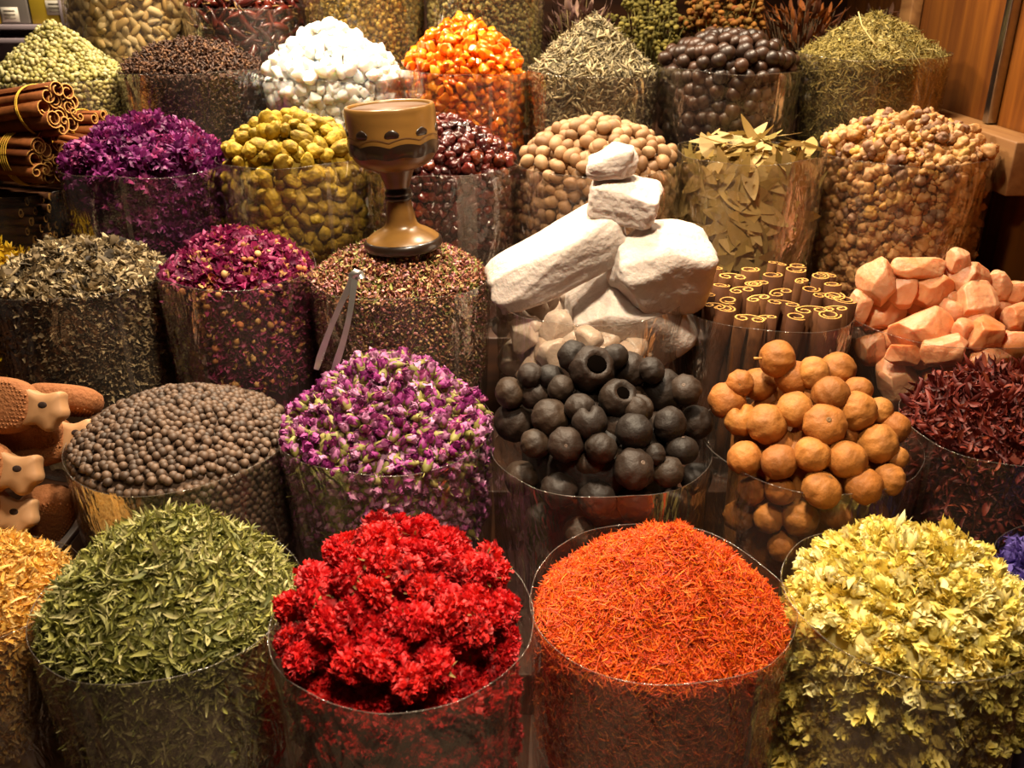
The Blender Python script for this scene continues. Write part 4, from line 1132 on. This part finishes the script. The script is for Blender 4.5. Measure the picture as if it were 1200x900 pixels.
# ------------------------------------------------------------------ wooden goblet
GW = wood_mat('turned goblet wood', '5c3e1a', '86602c', 4, 'X', .32)
GD = mat('dark burnt wood', ['20130a'], rough=.35, coat=.3)
GI = mat('goblet inside wood', ['5a3a1a'], rough=.6)
gp = at(474, 303, 1.485)
gx = G['teamix']; gz = gx.fz + float(gx.h(np.array(gp[0] - gx.c[0]), np.array(gp[1] - gx.c[1]))) - .002
gob = empty('wooden_goblet', (gp[0], gp[1], gz)); gob.rotation_euler = (0, math.radians(-3.0), 0)
sm = lambda pr, k=6: [(np.interp(t, range(len(pr)), [p[0] for p in pr]), np.interp(t, range(len(pr)), [p[1] for p in pr])) for t in np.linspace(0, len(pr) - 1, (len(pr) - 1) * k + 1)]
def smooth_prof(pr, it=2):
    pr = [np.array(p, float) for p in pr]
    for _ in range(it):
        q = [pr[0]]
        for a_, b2 in zip(pr[:-1], pr[1:]): q += [a_ * .75 + b2 * .25, a_ * .25 + b2 * .75]
        q.append(pr[-1]); pr = q
    return [tuple(p) for p in pr]
tobj('base_ring', lathe(smooth_prof([(0, .050), (.0, .062), (.008, .0655), (.016, .0635), (.019, .058)]), 56), GD, parent=gob)
tobj('foot', lathe(smooth_prof([(.017, .061), (.021, .057), (.028, .047), (.034, .034), (.040, .0265), (.052, .0235), (.074, .0205), (.082, .0195)]), 56), GW, parent=gob)
tobj('stem_collar', lathe(smooth_prof([(.080, .019), (.082, .0225), (.086, .0235), (.089, .021), (.092, .0225), (.096, .0215), (.100, .019), (.104, .0200)]), 48), GD, parent=gob)
tobj('stem', lathe(smooth_prof([(.102, .0195), (.110, .022), (.122, .0265), (.130, .0290), (.133, .030)]), 48), GW, parent=gob)
tobj('bowl', lathe(smooth_prof([(.129, .020), (.131, .034), (.136, .050), (.145, .0625), (.158, .069), (.175, .0715), (.200, .0715), (.222, .0715), (.230, .0705), (.231, .067), (.229, .063), (.200, .061), (.170, .058), (.150, .045), (.146, .02), (.146, .002)]), 64), GW, parent=gob)
tobj('bowl_lining', lathe(smooth_prof([(.2265, .0622), (.200, .0602), (.170, .0572), (.152, .044), (.1475, .02), (.147, .001)]), 56), GI, parent=gob)
V = []; nB = 120
for j in range(4):
    for i in range(nB):
        a = 2 * PI * i / nB; lo = .157 + .0015 * math.sin(9 * a); hi = .174 + .005 * abs(math.sin(4.5 * a + .6))
        z = lo + (hi - lo) * j / 3; V.append(((.0722 - (.0025 if z < .163 else 0)) * math.cos(a), (.0722 - (.0025 if z < .163 else 0)) * math.sin(a), z))
tobj('dark_band', T(V, grid_faces(nB, 4, True)), GD, parent=gob)
for k in range(9):
    a = -PI / 2 + k * 2 * PI / 9 + .12; P = []
    t = lump(k, (.0115, .0018, .0062), 0, 1, 3)
    t.V[:, 2] += -.25 * np.abs(t.V[:, 0]) ** 1 * .8
    tobj('carved_notch', t.moved(Matrix.Translation((.0712 * math.cos(a), .0712 * math.sin(a), .195)) @ Matrix.Rotation(a - PI / 2, 4, 'Z')), GD, parent=gob)
V = []
for j in range(2):
    for i in range(nB):
        a = 2 * PI * i / nB; z = .1815 + .0055 * abs(math.sin(4.5 * a + .6)) + .0014 * j; V.append((.0722 * math.cos(a), .0722 * math.sin(a), z))
tobj('carved_line', T(V, grid_faces(nB, 2, True)), GI, parent=gob)
tag(gob, 'turned wooden goblet with a dark wavy carved band standing on tea mix', 'goblet')

# ------------------------------------------------------------------ tongs
top_, e1, e2 = at(416, 322, 1.352), at(375, 433, 1.315), at(383, 436, 1.315)
tg = empty('metal_tongs', top_)
STEEL = mat('tong steel', ['b4b0ac'], rough=.3, metal=.88)
def strip(P, wd, th, nrm):
    P = np.asarray(P); V = []
    for i in range(len(P)):
        d = P[min(i + 1, len(P) - 1)] - P[max(i - 1, 0)]; d /= np.linalg.norm(d); sde = np.cross(d, nrm); sde /= np.linalg.norm(sde); nn = np.cross(sde, d)
        w_ = wd[i] / 2
        for a_, c_ in ((-1, 1), (1, 1), (1, -1), (-1, -1)): V.append(P[i] + sde * a_ * w_ + nn * c_ * th / 2)
    n = len(P); Fs = grid_faces(4, n, True) + [(0, 1, 2, 3), tuple(4 * (n - 1) + k for k in (3, 2, 1, 0))]
    return T(V, Fs)
def arm(e, o):
    P = [top_ * (1 - t) + e * t + np.array([o * math.sin(PI * t), -.004 * math.sin(PI * t), 0]) - top_ for t in np.linspace(0, 1, 9)]
    return P
m1, m2 = np.array([-.006, 0, 0]), np.array([.010, 0, 0])
for e, o in ((e1 + m1, -.004), (e2 + m2, .006)):
    P = arm(e, o); a_ = tobj('arm', strip(P, [.011, .010, .009, .0085, .0085, .009, .010, .011, .008], .0016, np.array([.35, -.9, .2])), STEEL, parent=tg, smooth=False)
    dn = (P[-1] - P[-3]); dn /= np.linalg.norm(dn)
    tobj('teeth', join([lump(k, (.0012, .0012, .0012), 0, 1, 1).moved(Matrix.Translation(Vector(P[-2] + dn * (.004 * k - .008) + np.array([(-1 if o > 0 else 1) * .0045, -.001, 0])))) for k in range(5)]), STEEL, parent=tg)
tobj('bend', strip([np.array([-.004, -.002, -.008]), np.array([-.004, -.003, .0]), np.array([.002, -.002, .004]), np.array([.008, -.001, .002]), np.array([.009, 0, -.006])], [.012] * 5, .002, np.array([.2, -.9, .3])), STEEL, parent=tg)
tag(tg, 'small steel serving tongs hanging at the front of the tea mix bag', 'tongs')

# ------------------------------------------------------------------ clay foot scrubbers
CLAY = mat('terracotta clay rough', ['925a30', 'a2683c'], rough=.85, nscale=40, namt=.3, ncol='8a4c24', bump=1.0, bscale=160)
CLAYS = mat('terracotta clay smooth', ['b08258', 'ba8e64'], rough=.6, nscale=20, namt=.3, ncol='a0724a')
HOLE = mat('pierced hole', ['2a150a'], rough=.9)  # dark colour stands in for the shade of an opening
def pillow(out, th, inset=.12):
    out = np.asarray(out, float); c = out.mean(0); V = []; n = len(out)
    for s, z in ((1 - inset * 1.6, -.5), (1 - inset * .5, -.38), (1, -.12), (1, .12), (1 - inset * .5, .38), (1 - inset * 1.6, .5), (.35, .54)):
        for p in out: q = c + (p - c) * s; V.append((q[0], q[1], z * th))
    return T(V, grid_faces(n, 7, True) + [tuple(range(n))[::-1], tuple(6 * n + i for i in range(n))])
def scrubber(px, py, y, L, spin, lean, yaw, label, k):
    """px, py: centre of the smooth flared end"""
    c = at(px, py, y); root = empty('clay_scrubber', c)
    root.rotation_euler = (Matrix.Rotation(math.radians(yaw), 4, 'Z') @ Matrix.Rotation(-math.radians(spin), 4, 'Y') @ Matrix.Rotation(math.radians(lean), 4, 'X')).to_euler()
    s = L / .14
    body = [(-.055 + .052 * math.copysign(abs(math.cos(a)) ** .8, math.cos(a)), .036 * math.copysign(abs(math.sin(a)) ** .75, math.sin(a))) for a in np.linspace(0, 2 * PI, 40, endpoint=False)]
    t = pillow(body, .032); t.V *= s
    t2 = t
    # studs of the rough face
    r = np.random.default_rng(k); st_ = [t2]
    for gx_ in np.arange(-.098, -.012, .0046):
        for gy_ in np.arange(-.032, .033, .0046):
            jx = gx_ + .0023 * (int(round(gy_ / .0046)) % 2)
            if ((jx + .055) / .047) ** 2 + (gy_ / .032) ** 2 < 1:
                cn = lathe([(0, .0019), (.0012, .0016), (.0026, .0003)], 5).moved(Matrix.Translation((jx, gy_, .0150)))
                cn.V *= s; st_.append(cn)
    tobj('rough_body', join(st_), CLAY, parent=root)
    k1 = [(-.030, .029), (-.018, .026), (-.004, .019), (.008, .018), (.017, .021), (.025, .023), (.029, .020), (.029, .012), (.031, .004), (.034, -.003), (.033, -.010), (.027, -.014), (.022, -.020), (.018, -.028), (.011, -.030), (.005, -.025), (-.004, -.020), (-.016, -.025), (-.030, -.029)]
    q = np.array(k1); 
    for _ in range(2): q = np.stack([q * .75 + np.roll(q, -1, 0) * .25, q * .25 + np.roll(q, -1, 0) * .75], 1).reshape(-1, 2)
    t = pillow(q, .026, .1); t.V *= s; tobj('flared_end', t, CLAYS, parent=root)
    hl = lathe([(-.0165, .0001), (-.0165, .0042), (.0140, .0046), (.0150, .0034), (.0146, .0001)], 16).moved(Matrix.Translation((.008, .0035, 0)) @ Matrix.Diagonal((1.25, .9, 1, 1)))
    hl.V *= s; tobj('hole', hl, HOLE, parent=root)  # solid dark plug, the end is not really pierced
    tag(root, label, 'foot scrubber', 'clay foot scrubbers'); return root
scrubber(48, 478, 1.15, .155, -4, 62, 0, 'topmost clay foot scrubber, pale flared end and studded body', 1)
scrubber(88, 512, 1.19, .145, 8, 55, 0, 'clay foot scrubber under the topmost, only its flared end in view', 2)
scrubber(18, 552, 1.10, .155, -6, 60, 0, 'clay foot scrubber in the middle of the pile, flared end in view', 3)
scrubber(14, 602, 1.09, .15, -8, 58, 0, 'lowest clay foot scrubber just above the golden petals', 4)
scrubber(-22, 508, 1.17, .15, 186, 60, 0, 'rough clay foot scrubber lying right under the topmost one', 5)
scrubber(28, 466, 1.24, .15, 176, 40, 0, 'clay foot scrubber behind the topmost, rounded end sticking out', 6)
scrubber(28, 640, 1.14, .16, 232, 55, 0, 'rough clay foot scrubber standing on edge beside the peppercorns', 7)
cz = at(20, 640, 1.16)[2]
cr = empty('wooden_crate', (at(10, 600, 1.18)[0] - .04, 1.19, STEPZ[2]))
hh = cz - STEPZ[2] - .012
for nm, bx_ in (('front_board', (-.12, .12, -.09, -.078, .002, hh)), ('back_board', (-.12, .12, .078, .09, .002, hh)), ('side_board', (-.12, -.108, -.078, .078, .002, hh)), ('side_board', (.108, .12, -.078, .078, .002, hh)), ('top_board', (-.12, .12, -.09, .09, hh, hh + .01))):
    tobj(nm, box(*bx_, .002), WOODD, parent=cr)
tag(cr, 'dark low wooden crate under the pile of clay foot scrubbers', 'crate')

# ------------------------------------------------------------------ bin rack at the back left
PLX = mat('pale lilac acrylic', ['b8a8b0'], rough=.35, transl=.2)
YB = mat('yellow box card', ['b89a28'], rough=.5); GB = mat('grey box card', ['7a726c'], rough=.5); TAGM = mat('white price tag', ['e8e0d0'], rough=.6); INK = mat('grey tag print', ['8a8070'], rough=.8)
o0 = at(30, 25, 2.50)
rk = empty('bin_rack', (o0[0], 2.50, STEPZ[6]))
zt = at(30, 29, 2.5)[2] - STEPZ[6]; zt2 = at(30, 41, 2.5)[2] - STEPZ[6]
X0, X1 = at(-60, 29, 2.5)[0] - o0[0], at(76, 29, 2.5)[0] - o0[0]
for z in (zt, zt2 - .008, zt - .16): tobj('shelf_board', box(X0, X1, 0, .16, z - .012, z, .002), PLX, parent=rk)
for x in (X0, X1 - .008): tobj('side_panel', box(x, x + .008, 0, .16, 0.002, zt + .22, .002), PLX, parent=rk)
tobj('back_panel', box(X0, X1, .16, .168, 0.002, zt + .22, .002), PLX, parent=rk)
tag(rk, 'pale acrylic shelf rack behind the cardamom cone', 'shelf')
for (x0, x1, m, tx, ty, nm, lb) in ((-45, 1, YB, -20, 15, 'spice_box', 'yellow spice box cut off at the left edge of the acrylic rack'), (2, 36, GB, 12, 17, 'spice_box', 'grey spice box with a white price tag on the acrylic rack'), (38, 71, YB, 64, 9, 'spice_box', 'yellow spice box with a white price tag on the acrylic rack')):
    A_, B_ = at(x0, 28, 2.52), at(x1, 28, 2.52)
    zb2 = STEPZ[6] + zt + .001
    o = tobj(nm, box(0, B_[0] - A_[0], 0, .12, 0, .13, .003), m, loc=(A_[0], 2.52, zb2))
    tobj('lid', box(-.001, B_[0] - A_[0] + .001, -.001, .121, .118, .134, .002), m, parent=o)
    tp = at(tx, ty, 2.519); s = mpp(tp)
    tg_ = tobj('price_tag', box(-10 * s, 10 * s, -.0012, -.0002, -8 * s, 8 * s, 0), TAGM, parent=o, loc=(tp[0] - A_[0], -.0005, tp[2] - zb2))
    for q in (-4, 0, 4): tobj('print_line', box(-7 * s, 6 * s, -.0016, -.0012, (q - .8) * s, (q + .8) * s, 0), INK, parent=tg_)
    tag(o, lb, 'box', 'boxes on the acrylic rack')

# ------------------------------------------------------------------ dried flower bunches at the back right
def bunch(px, y, pz, label, cols, stemc, wrapc, kind, seed, spread=.07, height=.16, n=45, size=1.0):
    r = np.random.default_rng(seed); c = at(px, pz, y); root = empty('dried_flower_bunch', (c[0], y, STEPZ[6]))
    hb_ = c[2] - STEPZ[6]
    stems, heads = [], []
    for k in range(n):
        a = r.uniform(0, 2 * PI); q = math.sqrt(r.random()); tip = np.array([spread * q * math.cos(a), spread * .8 * q * math.sin(a), hb_ + height * r.uniform(.05, 1) * (1 - .35 * q)])
        foot_ = np.array([.02 * q * math.cos(a), .02 * q * math.sin(a), .03])
        mid = foot_ * .4 + tip * .6 + np.array([0, 0, .01])
        stems.append(tube_path([foot_, mid, tip], .0011, 4))
        if kind == 'leaf':
            heads.append(blade(.05 * size, .012 * size, .8, r.uniform(-1.5, 1.5), .3, 6).moved(Matrix.Translation(Vector(tip)) @ Matrix.Rotation(a - PI / 2, 4, 'Z') @ Matrix.Rotation(r.uniform(.3, 1.4), 4, 'X')))
        else:
            for _ in range(5):
                off = r.normal(size=3) * .008 * size
                heads.append(lump(seed + k, np.array([.0062, .006, .0052]) * size * r.uniform(.7, 1.3), .3, 3, 2).moved(Matrix.Translation(Vector(tip + off))))
    tobj('stems', join(stems), mat('dry stems', [stemc], rough=.8), parent=root)
    tobj('blossom', join(heads), mat('dry bunch head', cols, rough=.75, transl=.15), parent=root)
    V = []; nn = 28
    for j in range(6):
        t = j / 5
        for i in range(nn):
            a = 2 * PI * i / nn; R = (.03 + (spread * .95 - .03) * t ** 1.2) * (1 + .05 * math.sin(5 * a + seed)); V.append((R * math.cos(a), R * .85 * math.sin(a), .004 + (hb_ + .01 * math.sin(3 * a + seed)) * t))
    tobj('wrap', T(V, grid_faces(nn, 6, True)), wrapc, parent=root)
    tag(root, label, 'dried flowers', 'dried flower bunches in the back row'); return root
KRAFT = mat('kraft paper', ['6a4a24', '7c5a30'], rough=.8, nscale=12, namt=.3, ncol='5a3a1c')
bunch(676, 2.46, 62, 'brown purple dried leaf bunch wrapped in film behind the lavender', ['6a4a44', '8a6a60', '5a3a34', '9a7a68'], '6a5a30', FILMH, 'leaf', 1, .08, .16, 110)
bunch(755, 2.48, 95, 'olive green dried flower bunch behind the lavender and nuts', ['5a5218', '7a6e28', '94863a', '4a4214'], '6a6028', FILMH, 'head', 2, .10, .24, 150)
bunch(846, 2.46, 62, 'orange yellow everlasting bunch in kraft paper behind the nuts', ['8a5414', 'a06a20', '6e5418', '8a4a10'], '6a5a24', KRAFT, 'head', 3, .10, .18, 140, 1.15)
bunch(935, 2.50, 75, 'dark brown dried leaf bunch with orange tips behind the nuts', ['4a2410', '6a3614', 'a85e1c', '3a1c0c'], '4a3418', KRAFT, 'leaf', 4, .11, .19, 130)
bunch(1030, 2.52, 70, 'dark brown dried bunch in the back corner behind the green herb', ['3a1e0e', '4c2a12', '5e3416'], '3a2814', KRAFT, 'leaf', 5, .09, .16, 100)
# ------------------------------------------------------------------ light
def lamp(name, loc, power, size, color=(1, .82, .59), target=None, spread=180):
    l = bpy.data.lights.new(name, 'AREA'); l.shape = 'DISK'; l.size = size; l.energy = power; l.color = color; l.spread = math.radians(spread)
    o = bpy.data.objects.new(name, l); COL.objects.link(o); o.location = loc
    d = Vector(target) - Vector(loc) if target else Vector((0, 0, -1))
    o.rotation_euler = d.to_track_quat('-Z', 'Y').to_euler()
    return o
lamp('lamp_back', (-.40, 2.16, 2.02), 25, .12, target=(-.39, 2.10, 1), spread=150)
lamp('lamp_middle', (.28, 1.82, 2.2), 15, .13, target=(.28, 1.80, .9), spread=125)
lamp('lamp_left', (-.55, 1.60, 2.1), 12, .13, target=(-.55, 1.58, .9), spread=125)
lamp('lamp_right', (.66, 2.06, 2.05), 7, .13, target=(.68, 2.05, 1), spread=130)  # added fill light, brightens the herb cone and the wood wall
lamp('lamp_front', (.05, 1.02, 1.95), 18, .14, target=(.05, 1.0, .7), spread=115)
lamp('lamp_near', (.10, .30, 1.9), 4.2, .2, target=(.05, .66, .45), spread=75)  # added fill from the camera side, lifts the front row's bag sides
lamp('lamp_rack', (-1.15, 2.40, 1.75), 2.5, .1, target=(-1.15, 2.5, 1.2))  # small added light to brighten the rack and its tags
w = bpy.data.worlds.new('world'); S.world = w; w.use_nodes = True
bg = w.node_tree.nodes['Background']; bg.inputs[0].default_value = (1, .62, .42, 1); bg.inputs[1].default_value = .032

S.view_settings.view_transform = 'Standard'; S.view_settings.look = 'None'; S.view_settings.gamma = 1
S.view_settings.exposure = -.12; S.view_settings.use_curve_mapping = False
c = S.cycles
c.max_bounces = 7; c.diffuse_bounces = 3; c.glossy_bounces = 3; c.transmission_bounces = 4; c.transparent_max_bounces = 24
c.sample_clamp_indirect = 4; c.caustics_reflective = False; c.caustics_refractive = False
